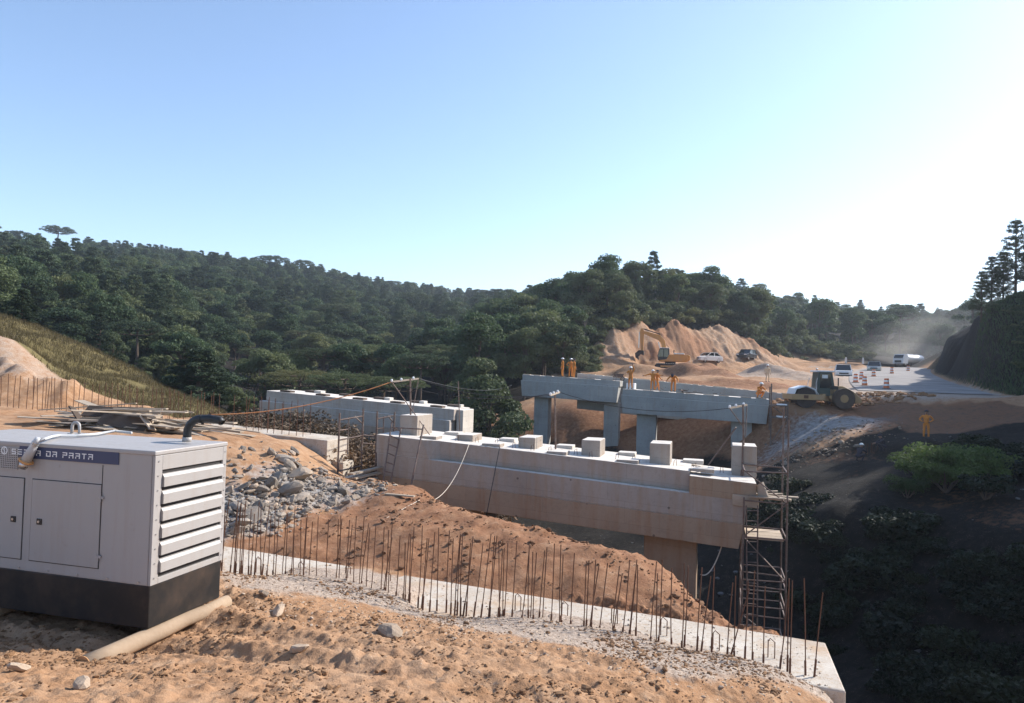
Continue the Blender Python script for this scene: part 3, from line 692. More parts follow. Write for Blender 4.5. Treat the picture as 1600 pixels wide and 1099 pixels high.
# --- caps on the far bank (C) and the far abutment
def far_cap(pl, pr, Dr, H, depth, label, ledge=.5, cols=(), top=M_CONC_TOP, mat=M_CONC_FAR, ext=(0, 0)):
    r = W(*pr, Dr); l, t = along(r, *pl); k = (l.z - r.z) / (r - l).length; L = (r - l).length
    fr = Frame(l, k); root = empty('pier_cap', tuple(l), 0, label, 'bridge pier')
    T = lambda px, py: along(l, px, py)[1]
    P_('upper_beam', mat, root, fr, 0, L, 0, depth, -ledge, 0)
    P_('lower_beam', mat, root, fr, -.1, L - .1, -.2, depth + .2, -H, -ledge - .002, bt0=.15, bt1=.15)
    return root, fr, T, L
capC, frC, T_C, LC = far_cap((816.4, 585.5), (968.9, 595.7), 64, 1.9, 2.4, 'grey pier cap on two tall columns, left one of the far pair')
for px in (844.5, 955): local(pier(None, frC, T_C(px, 600), 1.3, .5, 1.9, -1.9, -12, M_CONC_FAR), capC)
capD, frD, T_D, LD = far_cap((973, 608), (1203, 624.5), 57.0, 1.92, 2.4, 'grey pier cap beside the white platforms, right one of the far pair')
for px in (1010, 1160): local(pier(None, frD, T_D(px, 615), 1.55, .5, 1.9, -1.92, -12, M_CONC_FAR), capD)
_r = W(1240, 617, 62.5); _l2, _ = along(_r, 902, 583.5); kE = (_l2.z - _r.z) / (_r - _l2).length; frE = Frame(_l2, kE); LE = (_r - _l2).length
abutE = empty('far_abutment', tuple(_l2), 0, 'long grey abutment beam behind the far pier caps', 'abutment')
P_('seat_beam', M_CONC_FAR, abutE, frE, 0, LE, 0, 1.6, -1.5, 0); P_('base_beam', M_CONC_FAR, abutE, frE, .1, LE - .1, -.3, 1.9, -3.2, -1.502)
for i in range(26):
    t = LE * (i + .5) / 26 + random.uniform(-.2, .2); P_('form_board', M_WOOD, abutE, frE, t, t + random.uniform(.4, .75), random.uniform(.02, .5), random.uniform(.7, 1.2), .0, random.uniform(.03, .09))

# --- near abutment: seat with starter bars
abut = empty('near_abutment', tuple(SLAB_FR), 0, 'low concrete abutment seat with a row of rusty starter bars', 'abutment')
mb = MB(); LT = 21.0
c = [slab_pt(0, 0), slab_pt(0, 1.80), slab_pt(LT, 1.80), slab_pt(LT, 0)]
d = [p + Vector((0, 0, -6.0)) for p in c]
mb.add(c + d, [(0, 1, 2, 3), (7, 6, 5, 4), (0, 4, 5, 1), (1, 5, 6, 2), (2, 6, 7, 3), (3, 7, 4, 0)])
local(mb.build('seat', M_SEAT, None, bevel=.03), abut)
mb = MB(); mb.tube([slab_pt(.05, 1.62, -.18), slab_pt(.0, 1.95, -.45)], .5, 12); 
local(MB().prism([(0, 0), (.5, 0), (.5, .11), (0, .11)], 0, .95, 'x').build('lost_form_board', M_WOOD, None), abut)
ob = COL.objects[-1] if False else [o for o in bpy.data.objects if o.name == 'lost_form_board'][0]
ob.matrix_world = Matrix.Translation(slab_pt(2.35, 1.0, .015)) @ Matrix.Rotation(-YAW - .1, 4, 'Z'); ob.parent = None
tag(ob, 'pale thick board lying flat on the abutment among the right bars', 'board')
ob2 = ob.copy(); ob2.data = ob.data; COL.objects.link(ob2); ob2.name = 'lost_form_board'; ob2.scale = (1.35, .9, .8)
ob2.matrix_world = Matrix.Translation(slab_pt(11.5, 1.45, .02)) @ Matrix.Rotation(-YAW + .05, 4, 'Z'); tag(ob2, 'brown board lying on the abutment beside the rubble slope', 'board')
def bar(root, base, h, lean, r=.0075, knot=True):
    mb = MB(); top = base + Vector((lean[0], lean[1], h)); mid = (base + top) / 2 + Vector((random.uniform(-.012, .012), random.uniform(-.012, .012), 0))
    mb.tube([base, mid, top], r, 6)
    if knot:                                          # the lap with the embedded bar
        mb.tube([base, base + (top - base) * random.uniform(.18, .28)], r * 1.9, 6)
    return local(mb.build('starter_bar', M_RUST, None), root)
t = .35; bars_t = []
while t < 13.6:
    bars_t.append(t); t += random.choice((.07, .09, .12, .15)) if t > 4 else random.choice((.1, .14, .2))
for t in bars_t:
    s = 1.52 + random.uniform(-.05, .05)
    lean = ET * random.gauss(.04, .04) + ES * random.gauss(0, .03)
    bar(abut, slab_pt(t, s, -.08), 1.28 + random.uniform(-.12, .10), lean)
    if random.random() < .4: bar(abut, slab_pt(t + random.uniform(-.05, .05), s - .04, -.08), 1.2 + random.uniform(-.15, .15), ET * random.gauss(.04, .07) + ES * random.gauss(0, .05))
for t in np.arange(.9, 13.5, .75):                      # short stirrup hooks in the seat
    if random.random() < .6:
        mb = MB(); a = slab_pt(t, .95 + random.uniform(-.2, .2), -.03); q = ET * .09
        mb.tube([a, a + Vector((0, 0, .26)), a + q * .3 + Vector((0, 0, .3)), a + q + Vector((0, 0, .25)), a + q], .008, 5); local(mb.build('stirrup', M_RUST, None), abut)
# --- left abutment
lo_r = W(511, 688.5, 24.3); lo_l, _ = along(lo_r, 60, 641); kL = (lo_l.z - lo_r.z) / (lo_r - lo_l).length; frL = Frame(lo_l, kL); LL = (lo_r - lo_l).length
abutL = empty('left_abutment', tuple(lo_l), 0, 'pale concrete abutment wall with starter bars behind the timber pile', 'abutment')
P_('seat', M_SEAT, abutL, frL, along(lo_l, 285, 662)[1], LL, 0, 1.5, -3.5, 0)
P_('step', M_SEAT, abutL, frL, LL - .3, LL + .42, .35, 1.1, -3.5, -.72)
t = -4.0
while t < LL - 1.0:
    if not (LL - 4.6 < t < LL - 3.4): bar(abutL, frL(t, .35 + random.uniform(-.05, .05), -.05), 1.18 + random.uniform(-.1, .12), ET * random.gauss(0, .03), .012, False)
    if random.random() < .35: bar(abutL, frL(t + .1, 1.1, -.05), 1.15 + random.uniform(-.1, .1), ET * random.gauss(0, .03), .012, False)
    t += random.choice((.24, .28, .32))
# ------------------------------------------------------------------ generator set
_k = along(W(242.7, 705.2, 1), 355.4, 690.3, ES)[1]
GD = 1.25 / _k
G_top = W(242.7, 705.2, GD); _gb, _ = along(G_top, 234.4, 917.5)
G_h1 = G_top.z - _gb.z                                  # canopy height
G_h0 = .47                                              # skid height
G0 = Vector((G_top.x, G_top.y, G_top.z - G_h1 - G_h0)); GW, GL = 1.25, 3.4; GH = G_h0 + G_h1
gen = empty('diesel_generator', tuple(G0), -YAW, 'cream canopied diesel generator set with navy nameplate and louvred end', 'generator')
def gf(px, py):                                         # pixel on the front face -> local x, z
    p, t = along(G_top, px, py); return t, p.z - G0.z
def ge(px, py):                                         # pixel on the louvred end -> local y, z
    p, t = along(G_top, px, py, ES); return t, p.z - G0.z
def gt(px, py):                                         # pixel on the roof -> local x, y
    p = on_plane(px, py, Vector((0, 0, G0.z + GH)), EZ); d = p - G0; return d.dot(ET), d.dot(ES)
MB().box((-GL / 2, GW / 2, G_h0 / 2), (GL - .03, GW - .03, G_h0)).build('skid', M_SKID, gen, bevel=.012)
MB().box((-GL / 2 - .02, GW / 2, G_h0 + (G_h1 - .03) / 2), (GL - .04, GW - .012, G_h1 - .03)).build('canopy', M_CREAM, gen, bevel=.012)
MB().box((-GL / 2, GW / 2, GH - .026), (GL + .012, GW + .012, .052)).build('roof_panel', M_CREAM, gen, bevel=.012)
# end face: frame, dark core behind the louvres, seven hooded slats
y0, y1 = .12, 1.17; zt = ge(253, 735)[1]; zb = ge(246.5, 895.4)[1]; pit = (zt - zb) / 6
mb = MB()
for a, b, c, d in ((.004, y0, G_h0 + .004, GH - .055), (y1, GW - .01, G_h0 + .004, GH - .055), (y0, y1, zt + .002, GH - .055), (y0, y1, G_h0 + .004, zb - .055)):
    mb.box((-.014, (a + b) / 2, (c + d) / 2), (.034, b - a - .001, d - c - .001))
mb.build('end_frame', M_CREAM, gen, bevel=.004)
MB().box((-.028, (y0 + y1) / 2, (zt + zb) / 2 - .02), (.012, y1 - y0, zt - zb + .08)).build('louvre_core', M_SEAM, gen)
for i in range(6):
    z = zt - i * pit - .042; zl = zt - (i + 1) * pit
    mb = MB().prism([(-.02, z), (.006, z - .004), (.027, z - .036), (.027, zl + .004), (.019, zl + .004), (.019, z - .039), (.000, z - .014), (-.02, z - .010)], y0 + .004, y1 - .004, 'y')
    mb.prism([(-.02, z), (.027, z - .036), (.027, zl + .004), (-.02, zl + .004)], y0 + .004, y0 + .010, 'y'); mb.prism([(-.02, z), (.027, z - .036), (.027, zl + .004), (-.02, zl + .004)], y1 - .010, y1 - .004, 'y')
    mb.build('louvre_slat', M_CREAM, gen)
for i in range(9):                                       # bolt heads round the end frame
    for yy in (.055, GW - .045): MB().cyl((.003, yy, G_h0 + .08 + i * (G_h1 - .2) / 8), (.010, yy, G_h0 + .08 + i * (G_h1 - .2) / 8), .009, 6).build('bolt', M_SILVER, gen)
for i in range(7): MB().cyl((-.15 - i * .42, .004, G_h0 + .035), (-.15 - i * .42, -.006, G_h0 + .035), .010, 6).build('bolt', M_SILVER, gen)
# doors
def panel(name, px0, px1, py0, py1, mat, th=.010, inset=0):
    x0, z1 = gf(px0, py0); x1, z0 = gf(px1, py1)
    return MB().box(((x0 + x1) / 2, -th / 2 + .006, (z0 + z1) / 2), (x1 - x0 - inset, th, z1 - z0 - inset)).build(name, mat, gen, bevel=.003), (x0, x1, z0, z1)
x_r, zd1 = gf(158.6, 758.2); _, zd0 = gf(153.5, 888.3); x_l, _ = gf(51.5, 748); x_2, _ = gf(38, 747)
def door(xa, xb, latch, hinge):
    d = MB().box(((xa + xb) / 2, 0, (zd0 + zd1) / 2), (xb - xa, .012, zd1 - zd0)).build('door', M_CREAM2, gen, bevel=.003)
    MB().box(((xa + xb) / 2, .0035, (zd0 + zd1) / 2), (xb - xa + .016, .006, zd1 - zd0 + .018)).build('door_seam', M_SEAM, d)
    lx = latch; lz = gf(62, 815)[1]
    MB().box((lx, -.010, lz), (.072, .014, .068)).build('latch', M_BLACK, d, bevel=.004)
    MB().cyl((lx, -.016, lz), (lx, -.026, lz), .014, 12).build('latch_knob', M_SILVER, d)
    for z in (zd1 - .14, zd0 + .13):
        mb = MB(); mb.box((hinge, -.009, z), (.07, .010, .03)); mb.cyl((hinge, -.014, z - .05), (hinge, -.014, z + .05), .008, 8); mb.build('hinge', M_CREAM, d)
door(x_l, x_r, gf(62.5, 815)[0], x_r + .006)
wd = x_r - x_l; door(x_2 - wd, x_2, gf(22, 810)[0], x_2 - wd - .006)
# seam of the upper panel, lower trim
xs, z1 = gf(160.5, 727); MB().box((xs, .0045, (z1 + zd1) / 2), (.006, .006, z1 - zd1)).build('panel_seam', M_SEAM, gen)
# perforated grille
gx1, gz1 = gf(28.5, 701); gx0 = gx1 - .55; gz0 = gf(28.5, 733.5)[1]
MB().box(((gx0 + gx1) / 2, .003, (gz0 + gz1) / 2), (gx1 - gx0, .01, gz1 - gz0)).build('grille_back', M_SEAM, gen)
mb = MB(); n = 20
for i in range(n + 1): mb.box((gx0 + (gx1 - gx0) * i / n, -.004, (gz0 + gz1) / 2), (.011, .005, gz1 - gz0 + .012))
for i in range(11): mb.box(((gx0 + gx1) / 2, -.0045, gz0 + (gz1 - gz0) * i / 10), (gx1 - gx0 + .012, .005, .0105))
mb.build('grille', M_CREAM, gen)
# nameplate with emblem and lettering
sx0, sz1 = gf(31.2, 696.1); sx1, sz0 = gf(185.5, 727.0); sw_ = sx1 - sx0
szh = gf(31.2, 696.1)[1] - gf(31.2, 715.2)[1]; szc = sz1 - szh / 2
sign = MB().box((sx0 + sw_ / 2, -.002, szc), (sw_, .006, szh)).build('nameplate', M_SIGN, gen)
GLY = {  # strokes on a 0..1 cell: x0,x1,z0,z1
 'S': [(0, .9, .84, 1), (0, .16, .5, .84), (0, .9, .42, .58), (.74, .9, .16, .42), (0, .9, 0, .16)],
 'E': [(0, .9, .84, 1), (.0, .9, .42, .58), (0, .9, 0, .16), (0, .16, .16, .3)],
 'R': [(0, .9, .84, 1), (.74, .9, .58, .84), (0, .9, .42, .58), (0, .16, 0, .3), (.74, .9, 0, .42)],
 'A': [(0, .9, .84, 1), (.74, .9, 0, .84), (0.1, .74, .42, .58), (0, .16, 0, .32)],
 'D': [(0, .9, .84, 1), (.74, .9, .0, .84), (0, .74, 0, .16), (0, .16, .16, .64)],
 'P': [(0, .9, .84, 1), (.74, .9, .42, .84), (0, .74, .42, .58), (0, .16, 0, .3)],
 'T': [(0, .9, .84, 1), (.37, .53, 0, .84)]}
lx0 = gf(53, 0)[0] - sx0; lx1 = gf(179.5, 0)[0] - sx0; txt = 'SERRA DA PRATA'; cell = (lx1 - lx0) / (len(txt) - .55); ch = szh * .44
x = sx0 + lx0
for q in txt:
    if q == ' ': x += cell * .62; continue
    mb = MB()
    for a, b, c, d in GLY[q]:
        wv = cell * .80; mb.box((x + (a + b) / 2 * wv, -.0065, szc - ch / 2 + (c + d) / 2 * ch - .004), ((b - a) * wv, .003, (d - c) * ch))
    mb.build('letter', M_WHITE, sign)
    x += cell * 1.03
mb = MB(); ex = sx0 + gf(41.7, 0)[0] - sx0; ez = szc; mb.ring((ex, -.0065, ez), (0, 1, 0), .036, .048, .003, 28)
mb.tube([(ex + .012, -.0065, ez + .036), (ex - .008, -.0065, ez + .018), (ex + .002, -.0065, ez), (ex + .010, -.0065, ez - .018), (ex - .010, -.0065, ez - .036)], .0065, 6); mb.build('emblem', M_WHITE, sign)
# exhaust pipe, lifting eye
ex, ey = gt(292, 690)
MB().tube([(ex, ey, GH - .01), (ex, ey, GH + .055)], .056, 20).build('exhaust_collar', M_CREAM, gen, True)
bend = []
for i in range(9):
    a = R(90) * i / 8 * .93; bend.append((ex + .19 * (1 - math.cos(a)), ey, GH + .10 + .19 * math.sin(a)))
bend = [(ex, ey, GH + .045), (ex, ey, GH + .075)] + bend + [(ex + .33, ey, GH + .30), (ex + .47, ey, GH + .285), (ex + .51, ey, GH + .255)]
pp = MB().tube(bend, [.05] * (len(bend) - 2) + [.049, .040], 18, cap=False).build('exhaust_pipe', M_BLACK, gen, True)
pp.modifiers.new('wall', 'SOLIDIFY').thickness = .005
MB().ring((ex + .205, ey, GH + .29), (1, 0, .12), .049, .056, .022, 18).build('pipe_clamp', M_BLACK, pp)
MB().cyl((ex + .22, ey, GH + .225), (ex + .22, ey, GH + .26), .016, 8).build('clamp_bolt', M_BLACK, pp)
lx, ly = gt(118, 679)
arc = [(lx - .062, ly, GH - .01), (lx - .060, ly, GH + .09)] + [(lx - .06 * math.cos(R(a)), ly, GH + .10 + .06 * math.sin(R(a))) for a in range(20, 161, 20)] + [(lx + .060, ly, GH + .09), (lx + .062, ly, GH - .01)]
MB().tube(arc, .019, 12).build('lifting_eye', M_CREAM, gen, True)
for s in (-1, 1): MB().box((lx + s * .062, ly, GH + .006), (.075, .075, .012)).build('eye_foot', M_CREAM, gen)
# --- cable with plug thrown over the roof
def gl(x, y, z): return G0 + ET * x + ES * y + Vector((0, 0, z))
cab = empty('power_cable', tuple(gl(-1.4, .1, GH)), 0, 'grey cable with a big round plug hanging over the generator edge', 'cable')
pts = [gt(205, 680), gt(180, 677), gt(150, 682), gt(120, 684.5), gt(95, 684), gt(82, 687)]
cp = [gl(x, y, GH + .028) for x, y in pts]
a = gl(gf(72, 688)[0], -.035, gf(72, 688)[1] + .012); b = gl(gf(64, 690)[0], -.062, gf(64, 690)[1]); e = gl(gf(48, 722)[0], -.075, gf(48, 722)[1])
cp[-1].z += .012; dirp = (e - b).normalized()
local(MB().tube(cp + [a, b - dirp * .0], .0185, 10).build('flex', M_GREYCABLE, None, True), cab)
cp2 = [p + ES * (-.045) + Vector((0, 0, -.006)) for p in cp[1:]]
local(MB().tube(cp2 + [a + ET * .02], .010, 8).build('earth_lead', M_GREYCABLE, None, True), cab)
L = (e - b).length
plug = local(MB().tube([b - dirp * .05, b, b + dirp * .03, b + dirp * .05, b + dirp * L * .9], [.030, .036, .033, .042, .058], 16).build('plug_body', M_GREYCABLE, None, True), cab)
for k in (.0, .025, .05):
    o = MB().ring(b + dirp * (.01 + k), dirp, .030, .043, .012, 16).build('gland_ring', M_SILVER, None); local(o, cab)
local(MB().tube([b + dirp * (L * .88), b + dirp * (L * .92), b + dirp * (L * .97)], [.075, .086, .070], 18).build('plug_flange', M_ORNG, None, True), cab)
local(MB().tube([b + dirp * (L * .97), b + dirp * (L * 1.24)], [.050, .046], 14).build('plug_nose', M_SILVER, None, True), cab)
local(MB().box(b + dirp * (L * 1.2) + ET * .03, (.04, .05, .03)).build('plug_latch', M_RUST2, None), cab)
# --- logs under the skid
def log(p0, p1, r0, r1, label):
    root = empty('log', tuple(p0), 0, label, 'log'); d = p1 - p0; n = 7
    pts = [p0 + d * (i / (n - 1)) + Vector((random.uniform(-.008, .008), 0, random.uniform(-.006, .006))) for i in range(n)]
    local(MB().tube(pts, [r0 + (r1 - r0) * i / (n - 1) for i in range(n)], 18).build('stem', M_LOG, None, True), root)
    u = d.normalized(); local(MB().tube([p0 - u * .004, p0 + u * .004], r0 * .97, 18).build('cut_end', M_CUT, None), root)
lz = G0.z - .085
p0 = G0 + ET * (-.075) - ES * .78; p1 = G0 + ET * .0 + ES * 1.36
p0.z = lz - .02; p1.z = lz + .0
log(p0, p1, .098, .08, 'peeled round log under the louvred end of the generator')
p0 = G0 + ET * (-2.3) - ES * .1; p1 = G0 + ET * (-2.25) + ES * 1.4; p0.z = p1.z = lz
log(p0, p1, .09, .08, 'round log in deep shadow under the middle of the generator')
# ------------------------------------------------------------------ stones, rubble, clods
def rock_mesh(name, seed, mat, flat=.6, jag=.28, sub=2):
    import bmesh
    r = random.Random(seed); bm = bmesh.new(); bmesh.ops.create_icosphere(bm, subdivisions=sub, radius=.5)
    planes = [Vector((r.gauss(0, 1), r.gauss(0, 1), r.gauss(0, 1))).normalized() for _ in range(9)]; offs = [r.uniform(.27, .44) for _ in planes]
    for v in bm.verts:
        for n, o in zip(planes, offs):
            d = v.co.dot(n)
            if d > o: v.co -= n * (d - o)
        v.co += Vector((r.uniform(-1, 1), r.uniform(-1, 1), r.uniform(-1, 1))) * .018
        v.co.z *= flat; v.co.x *= 1.25
    me = bpy.data.meshes.new(name); bm.to_mesh(me); bm.free(); me.materials.append(mat); return me
RK = [rock_mesh('rock', 20 + i, M_ROCK, .36 + .12 * (i % 3), sub=1 if i < 5 else 2) for i in range(8)]
RKT = [rock_mesh('tan_rock', 50 + i, M_ROCKT, .6 + .1 * (i % 3)) for i in range(5)]
RKD = [rock_mesh('dark_rock', 70 + i, M_ROCKD, .65) for i in range(4)]
def put(me, name, x, y, s, parent=None, sink=.25, tilt=.5, z=None, rz=None):
    o = bpy.data.objects.new(name, me); COL.objects.link(o); z = gz(x, y) if z is None else z
    o.location = (x, y, z + s * .25 - s * sink); o.scale = (s * random.uniform(.8, 1.25), s * random.uniform(.7, 1.1), s * random.uniform(.7, 1.1))
    o.rotation_euler = (random.gauss(0, tilt), random.gauss(0, tilt), random.uniform(0, 6.28) if rz is None else rz)
    if parent: o.parent = parent
    return o
def hit(px, py):
    """where the view ray meets the ground"""
    r = W(px, py, 1.0); Ds = np.concatenate([np.arange(4.5, 40, .12), np.arange(40, 140, .5)])
    z = ground_z(r.x * Ds, Ds); below = np.nonzero(r.z * Ds <= z)[0]
    i = below[0] if len(below) else -1; return Vector((r.x * Ds[i], Ds[i], float(z[i])))
rub = empty('rubble_fan', (0, 0, 0), 0, 'fan of blue grey broken rock spilling from the left abutment', 'rubble')
def poly_pts(poly, n):
    out = []; xs = [p[0] for p in poly]; ys = [p[1] for p in poly]
    while len(out) < n:
        x = random.uniform(min(xs), max(xs)); y = random.uniform(min(ys), max(ys)); ins = False; j = len(poly) - 1
        for i in range(len(poly)):
            if (poly[i][1] > y) != (poly[j][1] > y) and x < (poly[j][0] - poly[i][0]) * (y - poly[i][1]) / (poly[j][1] - poly[i][1]) + poly[i][0]: ins = not ins
            j = i
        if ins: out.append((x, y))
    return out
fan = [(352, 775), (395, 765), (430, 738), (470, 725), (500, 735), (545, 755), (600, 757), (600, 768), (560, 782), (520, 792), (490, 800), (440, 825), (352, 842)]
for i, (px, py) in enumerate(poly_pts(fan, 215)):
    h = hit(px, py); s = random.choice((.11, .14, .17, .2, .27)) * (1.1 if px < 470 else .95)
    put(random.choice(RK + RK + RKT), 'rock', h.x, h.y, s, rub, .12, .55, h.z)
for px, py in poly_pts([(352, 745), (356, 700), (400, 690), (455, 702), (480, 730), (430, 745), (395, 768), (352, 780)], 60):
    h = hit(px, py); put(random.choice(RK + RKT), 'rock', h.x, h.y, random.choice((.08, .1, .13, .2)), rub, .12, .5, h.z)
for px, py, s in ((432, 752, .5), (425, 765, .55), (455, 775, .6), (470, 783, .5), (395, 812, .6), (375, 825, .55), (372, 800, .5), (520, 770, .42), (535, 775, .45), (445, 722, .4), (452, 735, .38), (425, 713, .35), (460, 710, .35), (497, 757, .4)):
    h = hit(px, py); put(random.choice(RK), 'rock', h.x, h.y, s, rub, .1, .6, h.z)
h = hit(468, 748); o = put(RKT[0], 'boulder', h.x, h.y, .62, None, .1, .3, h.z); tag(o, 'tan angular boulder resting on the grey rubble fan', 'boulder')
for px, py, s, lab in ((610, 992, .26, 'pale flat stone lying alone on the orange soil'), (467, 1021, .2, 'small grey stone sunk in the soil left of centre'), (436, 962, .2, 'small tan stone near the generator far corner'), (128, 1078, .2, 'pale angular stone at the lower left of the soil'), (500, 862, .0, ''), (30, 1052, .16, 'small pale stone at the far lower left'), (232, 992, .18, 'small rounded stone beside the log under the generator'), (412, 938, .16, 'small brown stone on soil beside the gravel strip')):
    if s: h = hit(px, py); o = put(random.choice(RKT), 'stone', h.x, h.y, s, None, .08, .2, h.z); tag(o, lab, 'stone')
# loose clods and chips on the foreground, uncountable
def chips(name, mat, n, xy, size, seed, base_sub=1, sink=.2):
    r = np.random.default_rng(seed); me = rock_mesh('chip', seed, mat, .75, sub=base_sub); bv = np.array([v.co[:] for v in me.vertices]); bf = np.array([p.vertices[:] for p in me.polygons])
    X, Y = xy; Z = ground_z(X, Y); s = r.lognormal(np.log(size), .55, len(X)).clip(size * .35, size * 4); a = r.uniform(0, 6.28, len(X))
    sx, sy, sz = s * r.uniform(.7, 1.4, len(X)), s * r.uniform(.7, 1.2, len(X)), s * r.uniform(.6, 1.1, len(X))
    x, y, z = bv[None, :, 0] * sx[:, None], bv[None, :, 1] * sy[:, None], bv[None, :, 2] * sz[:, None]
    tl = r.normal(0, .5, len(X))[:, None]; y, z = y * np.cos(tl) - z * np.sin(tl), y * np.sin(tl) + z * np.cos(tl)
    V = np.stack([x * np.cos(a)[:, None] - y * np.sin(a)[:, None] + X[:, None], x * np.sin(a)[:, None] + y * np.cos(a)[:, None] + Y[:, None], z + (Z + s * (.3 - sink))[:, None]], -1).reshape(-1, 3)
    F = (bf[None] + (np.arange(len(X)) * len(bv))[:, None, None]).reshape(-1, 3)
    o = np_mesh(name, V, F, mat, smooth=False); tag(o, kind='stuff'); bpy.data.meshes.remove(me); return o
n = 60000; X = rng.uniform(-7.5, 5.5, n); Y = rng.uniform(4.6, 13, n); t_, s_ = st(X, Y); ok = (s_ > 1.6) & (t_ > -.3) & (fbm(X, Y, .8, 4) > rng.normal(.12, .22, n))
tag(chips('soil_clods', M_CLOD, n, (X[ok], Y[ok]), .021, 5), 'loose soil clods scattered over the foreground', None)
n = 26000; X = rng.uniform(-7.5, 6, n); Y = rng.uniform(6, 16, n); t_, s_ = st(X, Y); ok = (s_ > .9) & (s_ < 4.2) & (t_ > -.1) & (t_ < 13)
tag(chips('gravel_chips', M_ROCKT, n, (X[ok], Y[ok]), .017, 6), 'pale gravel chips along the abutment', None)
_gz = ground_z
ground_z = lambda X, Y: SLAB_FR.z + SLAB_K * st(X, Y)[0]
tt_ = rng.uniform(.2, 13.5, 2600); ss_ = 1.75 - 1.7 * rng.random(2600) ** 1.7; X = SLAB_FR.x - ET.x * tt_ - ES.x * ss_; Y = SLAB_FR.y - ET.y * tt_ - ES.y * ss_
tag(chips('seat_grit', M_ROCKT, 0, (X, Y), .016, 7), 'grit and crumbs lying on the abutment seat', None)
ground_z = _gz
M_CLODB = rock_mat('brown_clod', (.23, .115, .062), (.33, .18, .10), (.40, .26, .165))
n = 14000; X = rng.uniform(-6, 7, n); Y = rng.uniform(11, 21, n); t_, s_ = st(X, Y); ok = (s_ < -.1) & (s_ > -8.5) & (t_ > -.5) & (t_ < 12) & (fbm(X, Y, .9, 3) > rng.normal(.05, .2, n))
tag(chips('fill_clods', M_CLODB, n, (X[ok], Y[ok]), .04, 8), 'loose brown clods on the fill', None)
c0 = [hit(*q) for q in poly_pts(fan, 420)]; X = np.repeat([q.x for q in c0], 5) + rng.normal(0, .16, 2100); Y = np.repeat([q.y for q in c0], 5) + rng.normal(0, .16, 2100)
tag(chips('rubble_chips', M_ROCK, n, (X, Y), .06, 9), 'small grey stone chips among the rubble', None)
n = 700; X = rng.uniform(6, 34, n); Y = rng.uniform(24, 57, n); zz = base_z(X, Y); ok = (zz < -2.4) & (fbm(X, Y, 3, 3) > .0)
tag(chips('slope_stones', M_ROCKD, n, (X[ok], Y[ok]), .10, 10), 'scattered stones on the dark ravine slope', None)
n = 380; c0 = W(1280, 700, 50); X = rng.normal(c0.x, 2.4, n); Y = rng.normal(c0.y, 1.6, n)
tag(chips('spilled_rock', M_ROCKT, n, (X, Y), .12, 11), 'pale spilled rock below the roller', None)
n = 700; X = rng.uniform(19, 33, n); Y = rng.uniform(57, 62, n)
tag(chips('fill_lumps', M_CLOD, n, (X, Y), .22, 12), 'lumpy orange fill in front of the roller', None)

# ------------------------------------------------------------------ timber pile
def plank(p, rz, L, w, th, tilt, label, mat=M_WOOD, name='timber_plank', roll=0.0, group='planks of the timber pile'):
    o = MB().box((0, 0, 0), (L, w, th)).build(name, mat, None)
    o.matrix_world = Matrix.Translation(p) @ Matrix.Rotation(rz, 4, 'Z') @ Matrix.Rotation(tilt, 4, 'Y') @ Matrix.Rotation(roll, 4, 'X')
    tag(o, label, 'timber' if 'panel' not in name else 'formwork', group); return o
PL = 'loose weathered plank in the timber pile behind the generator'
for i in range(58):
    px = random.choice((random.gauss(170, 42), random.gauss(255, 40), random.uniform(110, 330))); py = random.uniform(664, 684) if px < 250 else random.uniform(668, 684)
    D = 20.2 + (684 - py) * .12; w = W(px, py, D); g = gz(w.x, w.y)
    lay = random.random() ** 1.5 * (.42 if px < 240 else .22)
    Lp = random.uniform(1.0, 3.0); Wp = random.choice((.1, .15, .2, .3)); al = random.random() < .8
    lab = ('short' if Lp < 1.7 else 'long') + (' narrow' if Wp < .16 else ' broad') + ' plank ' + ('on top' if lay > .15 else 'low down') + ' at the ' + ('left' if px < 160 else 'middle' if px < 235 else 'right') + (' back' if D > 21.2 else ' front') + ' of the timber pile'
    plank(Vector((w.x, w.y, g + .04 + lay)), random.gauss(-YAW, .35) if al else random.uniform(0, 3), Lp, Wp, random.choice((.025, .03, .05)), random.gauss(0, .07), lab)
def panel_form(pa, pb, D0, D1, h, lab, mat=M_WOODD, lean=-.6, ribs=9):
    a = W(*pa, D0); b = W(*pb, D1); root = empty('formwork_panel', tuple(a), 0, lab, 'formwork'); d = (b - a); L = d.length; d.normalize()
    nrm = Vector((0, 0, 1)).cross(d).normalized(); up = (Vector((0, 0, 1)) * math.cos(lean) + nrm * math.sin(lean)).normalized()
    mb = MB(); th = d.cross(up).normalized() * .02
    mb.add([a, b, b + up * h, a + up * h, a + th, b + th, b + up * h + th, a + up * h + th], [(0, 1, 2, 3), (7, 6, 5, 4), (0, 4, 5, 1), (1, 5, 6, 2), (2, 6, 7, 3), (3, 7, 4, 0)]); local(mb.build('sheet', mat, None), root)
    for i in range(ribs):
        q = a + d * (L * (i + .5) / ribs); local(MB().bar(q - th * 1.6 + up * .02, q - th * 1.6 + up * (h - .02), .06, .05, d).build('rib', M_WOOD, None), root)
    for k in (.1, .9): local(MB().bar(a + up * h * k - th * 3.5, b + up * h * k - th * 3.5, .05, .07).build('waler', M_WOOD, None), root)
    return root
panel_form((150, 664), (226, 674), 20.6, 20.2, .42, 'dark ribbed plywood form panel on top of the timber pile', lean=.75)
panel_form((126, 650), (205, 656), 21.6, 21.4, .45, 'dark ribbed form panel at the back left of the timber pile', lean=.9)
panel_form((182, 657), (250, 660), 22.6, 22.3, .42, 'grey upright form board at the back of the timber pile', mat=M_WOOD, lean=.05, ribs=3)
